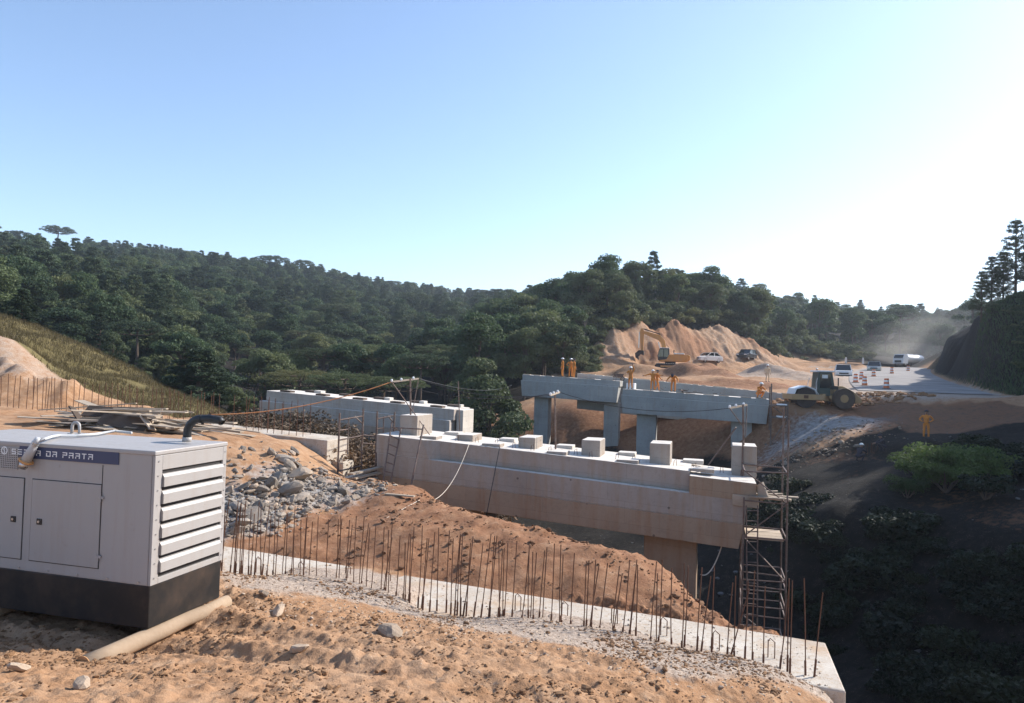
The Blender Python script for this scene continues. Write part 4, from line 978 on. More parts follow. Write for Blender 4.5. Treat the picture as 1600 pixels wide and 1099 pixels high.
for pa, pb, D, lab in (((112, 636), (128, 662), 21.4, 'dark board sticking up at the left of the timber pile'), ((223, 651), (239, 672), 20.3, 'pale board leaning at the right of the timber pile')):
    a = W(*pa, D); b = W(*pb, D - .3); o = MB().bar((0, 0, 0), b - a, .04, .22, (0, 1, 0)).build('leaning_board', M_WOOD if D < 21 else M_WOODD, None, loc=a); tag(o, lab, 'board')
for px, py, D, L, lab in ((625, 777, 17.6, .75, 'short pale plank on the brown fill by the rubble'), (650, 700, 0, 0, '')):
    if D: w = hit(px, py); plank(Vector((w.x, w.y, w.z + .04)), -YAW - .05, L, .1, .03, .0, lab, group=None)
for i, (pa, pb) in enumerate((((548, 741), (604, 728)), ((552, 748), (608, 735)), ((560, 752), (606, 745)), ((540, 748), (585, 733)))):
    a = W(*pa, 21.4 + .2 * i); b = W(*pb, 23.0 + .2 * i); a.z = max(a.z, gz(a.x, a.y) + .05); o = MB().bar((0, 0, 0), b - a, .18, .045).build('scaffold_plank', M_WOOD, None, loc=a)
    tag(o, 'grey scaffold plank sloping up to the left end of the near pier cap', 'plank', 'scaffold planks at the cap end')

# ------------------------------------------------------------------ scaffolds, ladders, masts
def pipe(root, a, b, r=.024, mat=M_RUST2, name='tube'): return local(MB().cyl(a, b, r, 7).build(name, mat, None), root)
def tower(name, label, corners, z0s, levels, ztop, brace=True, r=.024, mat=M_RUST2, hoops=True, cat='scaffold'):
    """tube scaffold: four posts (xy corners), horizontals at levels"""
    root = empty(name, (corners[0].x, corners[0].y, z0s), 0, label, cat)
    for i, c in enumerate(corners):
        zt = ztop[i] if isinstance(ztop, (list, tuple)) else ztop
        pipe(root, Vector((c.x, c.y, z0s)), Vector((c.x, c.y, zt)), r, mat, 'post')
    for z in levels:
        for i in range(4):
            a, b = corners[i], corners[(i + 1) % 4]; dz = random.uniform(-.03, .03); pipe(root, Vector((a.x, a.y, z + dz)), Vector((b.x, b.y, z)), r * .8, mat, 'ledger')
    if brace:
        for k, (za, zb) in enumerate(zip(levels[:-1], levels[1:])):
            a, b = corners[k % 2], corners[1 - k % 2]; 
            if zb - za > .5: pipe(root, Vector((a.x, a.y, za)), Vector((b.x, b.y, zb)), r * .7, mat, 'brace')
    return root
def ladder(name, label, a0, a1, b0, b1, n, r=.02, mat=M_RUST2, parent=None):
    """rails a0-a1 and b0-b1, n rungs"""
    root = parent or empty(name, tuple(a0), 0, label, 'ladder')
    if parent is not None: sub = local(MB().cyl(a0, a1, r, 7).build('ladder_rail', mat, None), root); local(MB().cyl(b0, b1, r, 7).build('ladder_rail', mat, None), root)
    else: pipe(root, a0, a1, r, mat, 'rail'); pipe(root, b0, b1, r, mat, 'rail')
    for i in range(n):
        k = (i + .5) / n; pipe(root, a0.lerp(a1, k), b0.lerp(b1, k), r * .75, mat, 'rung')
    return root
# right end of the near cap
Q = W(1161, 850, 19.6); Q2 = along(Q, 1229, 850)[0]
cs = [Q, Q2, Q2 + ES * 1.5, Q + ES * 1.5]
zq = lambda py, D=19.4: W(1195, py, D).z
twr = tower('scaffold_tower', 'rusty tube scaffold tower with a ladder at the right end of the near cap', cs, -11.5, [zq(p) for p in (1060, 1010, 965, 950, 920, 908, 842, 786, 738)], [zq(780), zq(655), zq(640), zq(700)])
lp = [W(1168, 1000, 19.5), W(1166, 790, 19.5), W(1183, 1002, 19.5), W(1184, 790, 19.5)]
ladder('', '', lp[0], lp[1], lp[2], lp[3], 13, .018, parent=twr)
for i, (s0, s1) in enumerate(((.1, .5), (.52, .95), (.97, 1.4))):
    a = Q + ES * s0; b = Q2 + ES * s0; mb = MB(); z = zq(845) - .02
    P = [a + ET * .08, b - ET * .06, b - ET * .06 + ES * (s1 - s0), a + ET * .08 + ES * (s1 - s0)]
    for p in P: p.z = z
    mb.add(P + [p + Vector((0, 0, .04)) for p in P], [(3, 2, 1, 0), (4, 5, 6, 7), (0, 1, 5, 4), (1, 2, 6, 5), (2, 3, 7, 6), (3, 0, 4, 7)]); local(mb.build('deck_board', M_WOOD, None), twr)
for i in range(9):                                       # odd boards and scraps on the upper lift
    a = Q + ES * random.uniform(.1, 1.4) + ET * random.uniform(.1, .4); a.z = zq(786) + random.uniform(.0, .12); b = a + ET * random.uniform(.6, 1.1) + ES * random.uniform(-.3, .3) + Vector((0, 0, random.uniform(-.08, .08)))
    local(MB().bar(a, b, random.uniform(.08, .22), .03).build('loose_board', M_WOOD, None), twr)
a = W(1186, 757, 19.8); b = W(1195, 780, 19.6); local(MB().bar(a, b, .05, .32).build('upright_board', M_WOOD, None), twr)
# access tower at the right end of the far caps
Q = W(1204, 690, 55.0); Q2 = along(Q, 1230, 690)[0]; cs = [Q, Q2, Q2 + ES * 1.6, Q + ES * 1.6]
zq = lambda py, D=55.0: W(1216, py, D).z
tw2 = tower('access_tower', 'thin tube access tower with white platforms beside the far cap', cs, -9.5, [zq(p) for p in (780, 740, 693, 653, 634)], [zq(600), zq(628), zq(628), zq(605)], r=.05)
for py in (634, 653, 693):
    mb = MB(); z = zq(py) + .03; P = [Q + ET * .45, Q2 - ET * .02, Q2 + ES * 1.2 - ET * .02, Q + ES * 1.2 + ET * .45]
    P = [Vector((p.x, p.y, z)) for p in P]; mb.add(P + [p + Vector((0, 0, .08)) for p in P], [(3, 2, 1, 0), (4, 5, 6, 7), (0, 1, 5, 4), (1, 2, 6, 5), (2, 3, 7, 6), (3, 0, 4, 7)]); local(mb.build('platform', M_WHITE, None), tw2)
# scaffold at the left end of the near cap
Q = W(529, 700, 23.2); Q1 = W(566, 690, 23.9); Q2b = W(588, 690, 24.2); Q3 = W(615, 690, 24.6)
z = lambda py, D=23.6: W(560, py, D).z
sc = empty('frame_scaffold', (Q.x, Q.y, z(760)), 0, 'pair of scaffold frames standing left of the near pier cap', 'scaffold')
for q, yt in ((Q, 645), (Q1, 640), (Q2b, 643), (Q3, 645)): pipe(sc, Vector((q.x, q.y, z(775))), Vector((q.x, q.y, z(yt))), .03, M_RUST2, 'post')
for a, b in ((Q, Q1), (Q2b, Q3)):
    for py in (654, 685, 733):
        pipe(sc, Vector((a.x, a.y, z(py + 2))), Vector((b.x, b.y, z(py - 3))), .025, M_RUST2, 'ledger')
    m_ = a.lerp(b, .38); pipe(sc, Vector((m_.x, m_.y, z(671))), Vector((a.x, a.y, z(672))), .02, M_RUST2, 'ledger'); pipe(sc, Vector((m_.x, m_.y, z(703))), Vector((a.x, a.y, z(705))), .02, M_RUST2, 'ledger'); pipe(sc, Vector((m_.x, m_.y, z(652))), Vector((m_.x, m_.y, z(710))), .02, M_RUST2, 'inner_post')
    m2 = a.lerp(b, .62); pipe(sc, Vector((m2.x, m2.y, z(651))), Vector((b.x, b.y, z(664))), .02, M_RUST2, 'brace')
pipe(sc, Vector((Q1.x, Q1.y, z(694))), Vector((Q2b.x, Q2b.y, z(697))), .022, M_RUST2, 'ledger'); pipe(sc, Vector((Q1.x, Q1.y, z(681))), Vector((Q3.x, Q3.y, z(688))), .022, M_RUST2, 'ledger')
# ladder leaning on the left end of the cap, and the single prop beside it
a0, a1, b0, b1 = W(598, 758, 21.9), W(612, 660, 22.7), W(609, 760, 21.9), W(627, 668, 22.7)
ladder('leaning_ladder', 'rusty ladder leaning against the left end of the near pier cap', a0, a1, b0, b1, 7, .022)
o = MB().cyl((0, 0, 0), W(662, 664, 22.4) - W(642, 760, 21.6), .026, 8).build('steel_prop', M_RUST2, None, loc=W(642, 760, 21.6)); tag(o, 'single rusty prop leaning on the cap right of the ladder', 'prop')
o = MB().cyl((0, 0, 0), W(661, 671, 22.4) - W(612, 668, 22.6), .02, 8).build('tie_tube', M_RUST2, None, loc=W(612, 668, 22.6)); tag(o, 'thin tube tying the ladder head to the prop', 'tube')
# masts carrying the site wiring
def mast(px, py0, py1, D, label, arm=(-30, 12), stays=True, h2=None):
    base = W(px, py1, D); top = W(px - 1, py0, D); root = empty('wiring_mast', tuple(base), 0, label, 'mast')
    pipe(root, base, top, .028, M_RUST2, 'pole')
    c = W(px, py0 + 8, D); L = W(px + arm[0], py0 + 6, D - .3); Rr = W(px + arm[1], py0 + 1, D + .3)
    local(MB().bar(L, Rr, .05, .05).build('crossarm', M_WOOD, None), root)
    if stays:
        pipe(root, L, W(px + 31, py1 + 0, D - .1) if stays == 1 else c - Vector((0, 0, .5)), .016, M_RUST2, 'stay'); pipe(root, Rr, W(px + 3, py0 + 50, D), .014, M_RUST2, 'stay')
    for k in (0, .35, .8): q = L.lerp(Rr, k); local(MB().tube([q, q + Vector((0, 0, .05)), q + Vector((0, 0, .09))], [.03, .04, .02], 8).build('insulator', M_WHITE, None), root)
    return L, Rr, top
mA = mast(642, 591, 682, 23.6, 'thin mast with crossarm and stays between the two stepped caps')
mB_ = mast(868, 612, 702, 22.9, 'thin mast with short crossarm on the middle of the near cap', (-8, 6), 0)
mC = mast(1162, 632, 703, 21.3, 'thin mast with crossarm on the tall right shear block', (-22, 5), 2)
o = MB().cyl((0, 0, 0), W(1150, 668, 21.0) - W(1106, 728, 21.5), .022, 7).build('raking_prop', M_RUST2, None, loc=W(1106, 728, 21.5)); tag(o, 'dark raking prop beside the tall right shear block', 'prop')
o = MB().cyl((0, 0, 0), W(716, 596, 26) - W(719, 690, 26), .018, 6).build('thin_pole', M_RUST2, None, loc=W(719, 690, 26)); tag(o, 'very thin pole in front of the right end of the left cap', 'pole')
def wire(a, b, sag, r, mat, name, label, cat='wire', group=None):
    pts = [a.lerp(b, k / 14) - Vector((0, 0, sag * 4 * (k / 14) * (1 - k / 14))) for k in range(15)]
    o = MB().tube([p - a for p in pts], r, 5).build(name, mat, None, True, loc=a); tag(o, label, cat, group)
wire(mA[1], mB_[0], .25, .012, M_WIRE, 'wire', 'upper dark wire running from the left mast to the middle mast')
wire(mA[0], mB_[1], .35, .010, M_WIRE, 'wire', 'lower dark wire running from the left mast to the middle mast')
wire(mB_[1], mC[0], .3, .010, M_WIRE, 'wire', 'dark wire running from the middle mast to the right mast')
wire(mA[0], W(330, 648, 23), .25, .016, M_ROPE_O, 'orange_cable', 'orange cable stretched from the left mast down to the left abutment', 'cable')
wire(mA[1], W(800, 602, 60), .4, .012, M_WIRE, 'wire', 'dark wire from the left mast across to the far bank')
wire(W(733, 694, 21.8), hit(655, 786), .55, .010, M_ROPE, 'hose', 'pale hose hanging from the near cap down to the fill', 'hose')
wire(hit(655, 786), hit(600, 812), .0, .010, M_ROPE, 'hose', 'pale hose end trailing over the brown fill', 'hose')
wire(W(1130, 846, 20.4), W(1095, 898, 20.0), .3, .016, M_ROPE, 'hose', 'pale hose sagging beside the near pier column', 'hose')
wire(W(781, 698, 21.6), W(760, 806, 21.5), -.02, .012, M_WIRE, 'lead', 'dark lead hanging down the face of the near cap', 'cable')
# ------------------------------------------------------------------ vegetation
def leaf_cards(C, Nrm, size, r, aspect=.62, jitter=.75):
    """one bent diamond-shaped card per point: 4 verts, 2 triangles"""
    n = len(C); d = Nrm + r.normal(0, jitter, (n, 3)); d /= np.linalg.norm(d, axis=1)[:, None] + 1e-9
    a = r.normal(0, 1, (n, 3)); u = np.cross(d, a); u /= np.linalg.norm(u, axis=1)[:, None] + 1e-9; w = np.cross(d, u)
    s = (size * r.uniform(.6, 1.35, n))[:, None]
    V = np.stack([C - u * s * .5, C - w * s * .5 * aspect + d * s * .08, C + u * s * .5, C + w * s * .5 * aspect + d * s * .08], 1).reshape(-1, 3)
    F = np.arange(n * 4).reshape(n, 4); return V, F
def crown_points(clumps, per, r, thick=.45):
    """points through clumps (cx,cy,cz,rx,ry,rz), denser to the outside and the top"""
    P = []; N = []
    for c in clumps:
        k = max(6, int(per * (c[3] * c[4]) ** .5 / np.mean([q[3] for q in clumps])))
        d = r.normal(0, 1, (k, 3)); d /= np.linalg.norm(d, axis=1)[:, None]
        d[:, 2] = np.where(d[:, 2] < -.35, -d[:, 2] * .5, d[:, 2]); rad = 1 - thick * r.random(k) ** 2
        P.append(np.array(c[:3]) + d * rad[:, None] * np.array(c[3:6])); N.append(d)
    return np.concatenate(P), np.concatenate(N)
def limb_tree(mb, H, lean, trunk_r, tips, r, fork=.35):
    base = Vector((0, 0, -.4)); top = Vector((lean[0], lean[1], H * .78)); n = 6
    pts = [base.lerp(top, i / n) + Vector((r.normal(0, .02 * H / 6), r.normal(0, .02 * H / 6), 0)) * (i > 0) for i in range(n + 1)]
    mb.tube(pts, [trunk_r * (1.25 if i == 0 else 1 - .8 * i / n) for i in range(n + 1)], 7)
    for t in tips:
        k = float(r.uniform(fork, .8)); a = base.lerp(top, k); b = Vector(t); m_ = a.lerp(b, .5) + Vector((0, 0, .06 * H))
        mb.tube([a, m_, b], [trunk_r * (1 - .75 * k) * .6, trunk_r * .3, trunk_r * .1], 5)
PROTO = {}
def make_proto(key, H, kind, leaf, per, seed, mat, bark=M_BARK):
    r = np.random.default_rng(seed); cl = []; mb = MB(); tips = []
    if kind in ('round', 'tall', 'spread', 'open'):
        Rx = {'round': .36, 'tall': .24, 'spread': .48, 'open': .30}[kind] * H; z0, z1 = {'round': (.32, .95), 'tall': (.3, .98), 'spread': (.5, .92), 'open': (.5, .97)}[kind]
        m_ = {'round': 22, 'tall': 20, 'spread': 22, 'open': 13}[kind]
        for i in range(m_):
            a = r.uniform(0, 6.28); zz = r.uniform(0, 1) ** .8; env = math.sin(math.pi * (.12 + .80 * zz)) ** .7; q = Rx * env * r.uniform(.25, .95)
            s = H * r.uniform(.085, .16) * (1.0 if kind != 'open' else .85)
            cl.append((math.cos(a) * q, math.sin(a) * q, H * (z0 + (z1 - z0) * zz) - s * .3, s * 1.15, s * 1.15, s * .8)); tips.append(cl[-1][:3])
        limb_tree(mb, H, (r.normal(0, .03) * H, r.normal(0, .03) * H), H * .022, tips[::2], r)
    elif kind == 'pine':
        mb.tube([(0, 0, -.4), (0, 0, H * .5), (0, 0, H * .98)], [H * .02, H * .013, H * .003], 7)
        z = .22
        while z < .97:
            L = H * .30 * (1 - z) ** .75 + H * .03; nb = 5 if z < .8 else 4; a0 = r.uniform(0, 6.28)
            for k in range(nb):
                a = a0 + k * 6.28 / nb + r.normal(0, .2); Lk = L * r.uniform(.7, 1.1); e = (math.cos(a) * Lk, math.sin(a) * Lk, H * z + Lk * .22)
                mb.tube([(0, 0, H * z), e], [H * .006, H * .002], 4)
                for q in (.55, .8, 1.0):
                    s = (H * .027 + Lk * .095) * r.uniform(.75, 1.3); cl.append((e[0] * q, e[1] * q, H * z + Lk * .22 * q + r.normal(0, .012) * H, s, s, s * .85))
            z += .055 + .03 * r.random()
        cl.append((0, 0, H * .98, H * .03, H * .03, H * .05))
    elif kind == 'araucaria':
        mb.tube([(0, 0, -.4), (.02 * H, 0, H * .5), (0, 0, H * .93)], [H * .028, H * .02, H * .010], 8)
        for lev, (z, L, nb) in enumerate(((.80, .36, 9), (.87, .32, 9), (.93, .20, 6))):
            a0 = r.uniform(0, 6.28)
            for k in range(nb):
                a = a0 + k * 6.28 / nb + r.normal(0, .12); Lk = H * L * r.uniform(.8, 1.08); zt = H * z + Lk * .24
                mid = (math.cos(a) * Lk * .6, math.sin(a) * Lk * .6, H * z + Lk * .02); e = (math.cos(a) * Lk, math.sin(a) * Lk, zt)
                mb.tube([(0, 0, H * z), mid, e], [H * .008, H * .006, H * .004], 5); s = H * .062
                cl.append((e[0], e[1], e[2], s * 1.3, s * 1.3, s * .62)); cl.append((e[0] * .74, e[1] * .74, zt - Lk * .07, s, s, s * .5))
    elif kind == 'bush':
        for i in range(14):
            a = r.uniform(0, 6.28); q = H * .55 * r.random() ** .6; s = H * r.uniform(.2, .36)
            cl.append((math.cos(a) * q, math.sin(a) * q, H * r.uniform(.2, .72), s, s, s * .8)); tips.append(cl[-1][:3])
        for t in tips[::2]: mb.tube([(0, 0, -.2), (t[0] * .5, t[1] * .5, t[2] * .6), t], [H * .03, H * .02, H * .006], 5)
    P, N = crown_points(cl, per, r, .55 if kind in ('pine', 'open') else .4)
    V, F = leaf_cards(P, N, leaf, r, .62 if kind not in ('pine', 'araucaria') else .28, .75)
    cr = np_mesh('crown', V, F, mat, smooth=False); COL.objects.unlink(cr)
    tr = mb.build('trunk', bark, None); COL.objects.unlink(tr)
    PROTO[key] = (cr.data, tr.data, H); bpy.data.objects.remove(cr); bpy.data.objects.remove(tr)
make_proto('round', 9, 'round', .34, 330, 1, M_LEAF); make_proto('round2', 9, 'round', .33, 330, 2, M_LEAF2); make_proto('tall', 11, 'tall', .34, 330, 3, M_LEAF)
make_proto('spread', 9, 'spread', .32, 330, 4, M_LEAF); make_proto('pine', 12, 'pine', .42, 45, 5, M_NEEDLE); make_proto('araucaria', 13, 'araucaria', .42, 110, 6, M_NEEDLE)
make_proto('bush', 3, 'bush', .26, 170, 7, M_LEAF2); make_proto('open', 12, 'open', .36, 150, 8, M_LEAF3, M_BARKP); make_proto('brush', 2.2, 'bush', .16, 120, 9, M_DRY)
make_proto('near_pine', 9, 'pine', .34, 75, 10, M_NEEDLE); make_proto('near_round', 8, 'round', .24, 480, 11, M_LEAF2); make_proto('near_bush', 3, 'bush', .17, 420, 12, M_LEAF3); make_proto('near_open', 11, 'open', .26, 330, 13, M_LEAF2, M_BARKP)
make_proto('thin_pine', 12, 'pine', .32, 62, 15, M_NEEDLE); make_proto('weed', 1.6, 'bush', .2, 120, 16, M_WEED)
make_proto('near_araucaria', 13, 'araucaria', .32, 170, 14, M_LEAF2)
def tree(key, x, y, h, label, name='tree', cat='tree', group=None, z=None, wide=1.0, rz=None, crown_mat=None):
    cm, tm, H = PROTO[key]; s = h / H; z = float(base_z(np.array([x]), np.array([y]))[0]) if z is None else z
    root = empty(name, (x, y, z), random.uniform(0, 6.28) if rz is None else rz, label, cat, group); root.scale = (s * wide, s * wide, s)
    for nm, me in (('trunk', tm), ('crown', cm)):
        o = bpy.data.objects.new(nm, me); COL.objects.link(o); o.parent = root
        if nm == 'crown' and crown_mat: o.material_slots[0].link = 'OBJECT'; o.material_slots[0].material = crown_mat
    return root
def tree_px(key, px, py_base, py_top, D, label, **k):
    """tree whose top shows at py_top; stands on the surveyed ground"""
    top = W(px, py_top, D); g = float(base_z(np.array([top.x]), np.array([D]))[0]); zb = min(g, W(px, py_base, D).z) if py_base else g
    return tree(key, top.x, D, max(1.0, top.z - zb), label, z=zb, **k)
# single trees one can point to
tree_px('araucaria', 92, None, 355, 330, 'lone flat-topped tree standing on the left skyline', name='araucaria_tree', wide=1.15)
tree_px('near_pine', 36, 520, 452, 46, 'bushy conifer on top of the straw grass hill at far left', name='conifer_tree', wide=1.35)
tree_px('near_pine', 12, 515, 470, 48, 'small conifer behind the crest of the grass hill at far left', name='conifer_tree', wide=1.2)
tree_px('near_round', 180, 575, 520, 66, 'pale green tree rising behind the grass hill crest', wide=.9)
tree_px('near_round', 222, 600, 558, 60, 'rounded pale tree behind the low end of the grass hill', wide=1.1)
tree_px('near_pine', 312, 660, 546, 48, 'large dense dark conifer left of the long stepped cap', name='conifer_tree', wide=2.1)
tree_px('near_round', 262, 640, 585, 50, 'green shrubby tree at the left foot of the dense conifer', wide=1.2)
tree_px('near_round', 372, 660, 605, 46, 'light green shrubby tree right of the dense conifer', wide=1.4)
for i, (px, pt, D, lab) in enumerate(((402, 562, 82, 'flat crowned tree left of the araucaria row in the valley'), (455, 548, 86, 'flat crowned tree beside the pale bush in the valley'), (505, 545, 84, 'dark flat crowned tree above the middle of the left cap'), (560, 540, 90, 'tall flat crowned tree above the left cap'), (600, 548, 88, 'flat crowned tree left of the electric mast top'), (655, 556, 84, 'flat crowned tree right behind the electric mast'), (690, 540, 96, 'flat crowned tree at the dark valley bend'), (470, 580, 70, 'low flat crowned tree just above the left cap'), (540, 585, 66, 'low flat crowned tree behind the left cap middle'), (620, 590, 66, 'low flat crowned tree behind the mast'))):
    tree_px('near_araucaria', px, None, pt, D, lab, name='araucaria_tree', wide=1.25)
for px, pt, D, lab, mt in ((772, 588, 52, 'bright green leafy tree right of the left cap end', None), (742, 560, 64, 'olive tree between the left cap and the far columns', None), (800, 640, 58, 'small green tree under the left end of the far cap', None), (520, 618, 56, 'pale olive tree directly behind the left cap', None), (440, 608, 56, 'pale olive tree behind the left end of the left cap', None)):
    tree_px('near_round', px, None, pt, D, lab, wide=.95)
for px, pt, D, lab in ((962, 428, 112, 'tall open tree with pale trunk above the orange cut'), (912, 478, 106, 'slender open tree left of the orange cut'), (990, 455, 118, 'open tree right behind the tall pale trunk'), (1122, 432, 140, 'open crowned tree poking above the ridge over the cars')):
    tree_px('near_open', px, None, pt, D, lab, name='open_tree')
tree_px('araucaria', 1408, None, 484, 205, 'flat-topped tree against the bright sky above the road', name='araucaria_tree', wide=.9)
for px, pt, D, h, lab, w in ((1588, 345, 80, 0, 'tallest pine on the right hill crest, cut by the frame', .9), (1550, 402, 79, 0, 'medium pine left of the tallest pine on the right hill', 1.0), (1568, 395, 82, 0, 'pine between the medium and the tallest on the right hill', .9), (1534, 425, 78, 0, 'small leftmost pine on the right hill crest', .9), (1612, 380, 78, 0, 'pine at the right frame edge on the hill', 1.0)):
    tree_px('thin_pine', px, None, pt, D, lab, name='pine_tree', wide=w)
b0 = W(1470, 745, 38); tree('near_bush', b0.x, b0.y, 2.3, 'leafy bush catching sunlight on the dark right slope', 'leafy_bush', 'bush', wide=1.25)
for px, py, D, h_, lab in ((1440, 735, 38.4, 1.7, 'leafy bush joined to the left side of the sunlit bush'), (1503, 735, 38.2, 1.9, 'leafy bush joined to the right side of the sunlit bush'), (1478, 775, 36.6, 1.7, 'leafy bush in shade just below the sunlit bush')):
    b0 = W(px, py, D); tree('near_bush', b0.x, b0.y, h_, lab, 'leafy_bush', 'bush', wide=1.25)
b0 = W(1545, 760, 37); tree('near_bush', b0.x, b0.y, 1.4, 'low leafy bush right of the sunlit bush', 'leafy_bush', 'bush', wide=1.3)
b0 = W(1418, 760, 37); tree('near_bush', b0.x, b0.y, 1.3, 'small bush left of and below the sunlit bush', 'leafy_bush', 'bush', wide=1.0)
b0 = W(985, 512, 114); tree('bush', b0.x, b0.y, 2.6, 'bright bush on the crest of the orange cut above the excavator arm', 'crest_bush', 'bush', wide=1.2)
b0 = W(575, 735, 27); tree('brush', b0.x, b0.y, 1.6, 'dry brown brush clump seen through the scaffold frames', 'brush_clump', 'bush', wide=1.3)
CRESTD = lambda px: np.interp(px, [800, 900, 960, 1000, 1060, 1130, 1180, 1232, 1300], [98, 104, 109, 114, 122, 130, 132, 139, 150])
def spot_in(x, y, pxr, Dr, of):
    px = CX + F_PX * x / y; a = (px - pxr[0]) / (pxr[1] - pxr[0]); b = (y - Dr[0]) / (Dr[1] - Dr[0])
    return ' at the ' + ('far left' if a < .2 else 'left' if a < .4 else 'middle' if a < .6 else 'right' if a < .8 else 'far right') + (' front' if b < .33 else ' centre' if b < .66 else ' back') + ' of ' + of
KIND = dict(round='rounded dark green tree', round2='rounded olive green tree', tall='tall narrow dark tree', open='open crowned tree', spread='broad low crowned tree', pine='conical dark pine', araucaria='flat crowned araucaria')
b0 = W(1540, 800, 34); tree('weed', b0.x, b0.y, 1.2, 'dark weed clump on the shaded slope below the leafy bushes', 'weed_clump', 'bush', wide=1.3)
# woods one can still count: the nearer trees, group by group
def scatter(n, cond, x0, x1, y0, y1, mind, seed):
    r = np.random.default_rng(seed); X = r.uniform(x0, x1, n * 14); Y = r.uniform(y0, y1, n * 14); Z = base_z(X, Y)
    px = CX + F_PX * X / Y; ok = (px > -60) & (px < 1660) & cond(X, Y, Z, px); X, Y, Z = X[ok], Y[ok], Z[ok]; out = []
    for a, b, c in zip(X, Y, Z):
        if all((a - p[0]) ** 2 + (b - p[1]) ** 2 > mind ** 2 for p in out):
            out.append((a, b, c))
            if len(out) >= n: break
    return out
for i, (x, y, z) in enumerate(scatter(46, lambda X, Y, Z, px: (Y > CRESTD(px) + 2.5) & (Z > 5) & (px > 850) & (px < 1250), -5, 75, 108, 165, 3.4, 31)):
    k = random.choice(('round', 'tall', 'tall', 'open', 'round2')); tree(k, x, y, random.uniform(7, 11.5), KIND[k] + spot_in(x, y, (850, 1250), (108, 165), 'the ridge wood above the excavator'), 'ridge_tree', 'tree', 'ridge wood above the excavator', z=z)
for i, (x, y, z) in enumerate(scatter(40, lambda X, Y, Z, px: (px > 690) & (px < 900) & (Y > 82), -12, 14, 82, 150, 3.6, 32)):
    k = random.choice(('round', 'tall', 'spread', 'round2')); tree(k, x, y, random.uniform(7, 11), KIND[k] + spot_in(x, y, (690, 900), (82, 150), 'the wood left of far caps'), 'slope_tree', 'tree', 'wood left of the far caps', z=z)
for i, (x, y, z) in enumerate(scatter(70, lambda X, Y, Z, px: (px > 150) & (px < 720) & (Y > 72), -75, -5, 72, 135, 4.2, 33)):
    k = random.choice(('round', 'round2', 'spread', 'pine', 'araucaria')); tree(k, x, y, random.uniform(5.5, 8.5), KIND[k] + spot_in(x, y, (150, 720), (72, 135), 'the wood beyond the left cap'), 'valley_tree', 'tree', 'valley floor wood', z=z)
for i, (x, y, z) in enumerate(scatter(34, lambda X, Y, Z, px: (px > 1230) & (px < 1520) & (Y > 170), 60, 180, 172, 250, 5, 34)):
    k = random.choice(('round', 'tall', 'round2', 'spread')); tree(k, x, y, random.uniform(8, 12), KIND[k] + spot_in(x, y, (1230, 1520), (170, 250), 'the wood beyond the far road'), 'roadside_tree', 'tree', 'wood beyond the far road', z=z)
# the forest beyond, one mass
def forest(key, pts, name='forest', seed=0, hmin=.7, hmax=1.2, wide=(.95, 1.3), label='distant forest canopy covering the hills'):
    r = np.random.default_rng(seed); cm, tm, H = PROTO[key]; n = len(pts)
    src = bpy.data.objects.get('src_' + key)
    me = bpy.data.meshes.new(name); me.from_pydata([tuple(p) for p in pts], [], []); o = bpy.data.objects.new(name, me); COL.objects.link(o)
    a = me.attributes.new('rot', 'FLOAT', 'POINT'); a.data.foreach_set('value', r.uniform(0, 6.28, n).astype(np.float32))
    s = r.uniform(hmin, hmax, n); w = s * r.uniform(*wide, n); a = me.attributes.new('scl', 'FLOAT_VECTOR', 'POINT'); a.data.foreach_set('vector', np.stack([w, w, s], 1).astype(np.float32).ravel())
    g = bpy.data.node_groups.new('scatter_' + key, 'GeometryNodeTree'); g.interface.new_socket('Geometry', in_out='INPUT', socket_type='NodeSocketGeometry'); g.interface.new_socket('Geometry', in_out='OUTPUT', socket_type='NodeSocketGeometry')
    gi = g.nodes.new('NodeGroupInput'); go = g.nodes.new('NodeGroupOutput'); ip = g.nodes.new('GeometryNodeInstanceOnPoints'); oi = g.nodes.new('GeometryNodeObjectInfo'); oi.inputs['As Instance'].default_value = True
    oi.inputs[0].default_value = INST[key]
    ar = g.nodes.new('GeometryNodeInputNamedAttribute'); ar.data_type = 'FLOAT'; ar.inputs[0].default_value = 'rot'; av = g.nodes.new('GeometryNodeInputNamedAttribute'); av.data_type = 'FLOAT_VECTOR'; av.inputs[0].default_value = 'scl'
    cx = g.nodes.new('ShaderNodeCombineXYZ'); g.links.new(ar.outputs[0], cx.inputs[2]); g.links.new(cx.outputs[0], ip.inputs['Rotation']); g.links.new(av.outputs[0], ip.inputs['Scale'])
    g.links.new(gi.outputs[0], ip.inputs['Points']); g.links.new(oi.outputs['Geometry'], ip.inputs['Instance']); g.links.new(ip.outputs[0], go.inputs[0])
    md = o.modifiers.new('scatter', 'NODES'); md.node_group = g; tag(o, label, None, None, 'stuff'); return o
INST = {}
for key in PROTO:        # the crowns of trees already standing serve as sources
    for o in bpy.data.objects:
        if o.type == 'MESH' and o.data == PROTO[key][0]: INST[key] = o; break
def field(n, cond, x0, x1, y0, y1, seed):
    r = np.random.default_rng(seed); X = r.uniform(x0, x1, n); Y = r.uniform(y0, y1, n); Z = base_z(X, Y); px = CX + F_PX * X / np.maximum(Y, 1)
    ok = cond(X, Y, Z, px); return np.stack([X[ok], Y[ok], Z[ok] - .5], 1)
vis = lambda px: (px > -150) & (px < 1750)
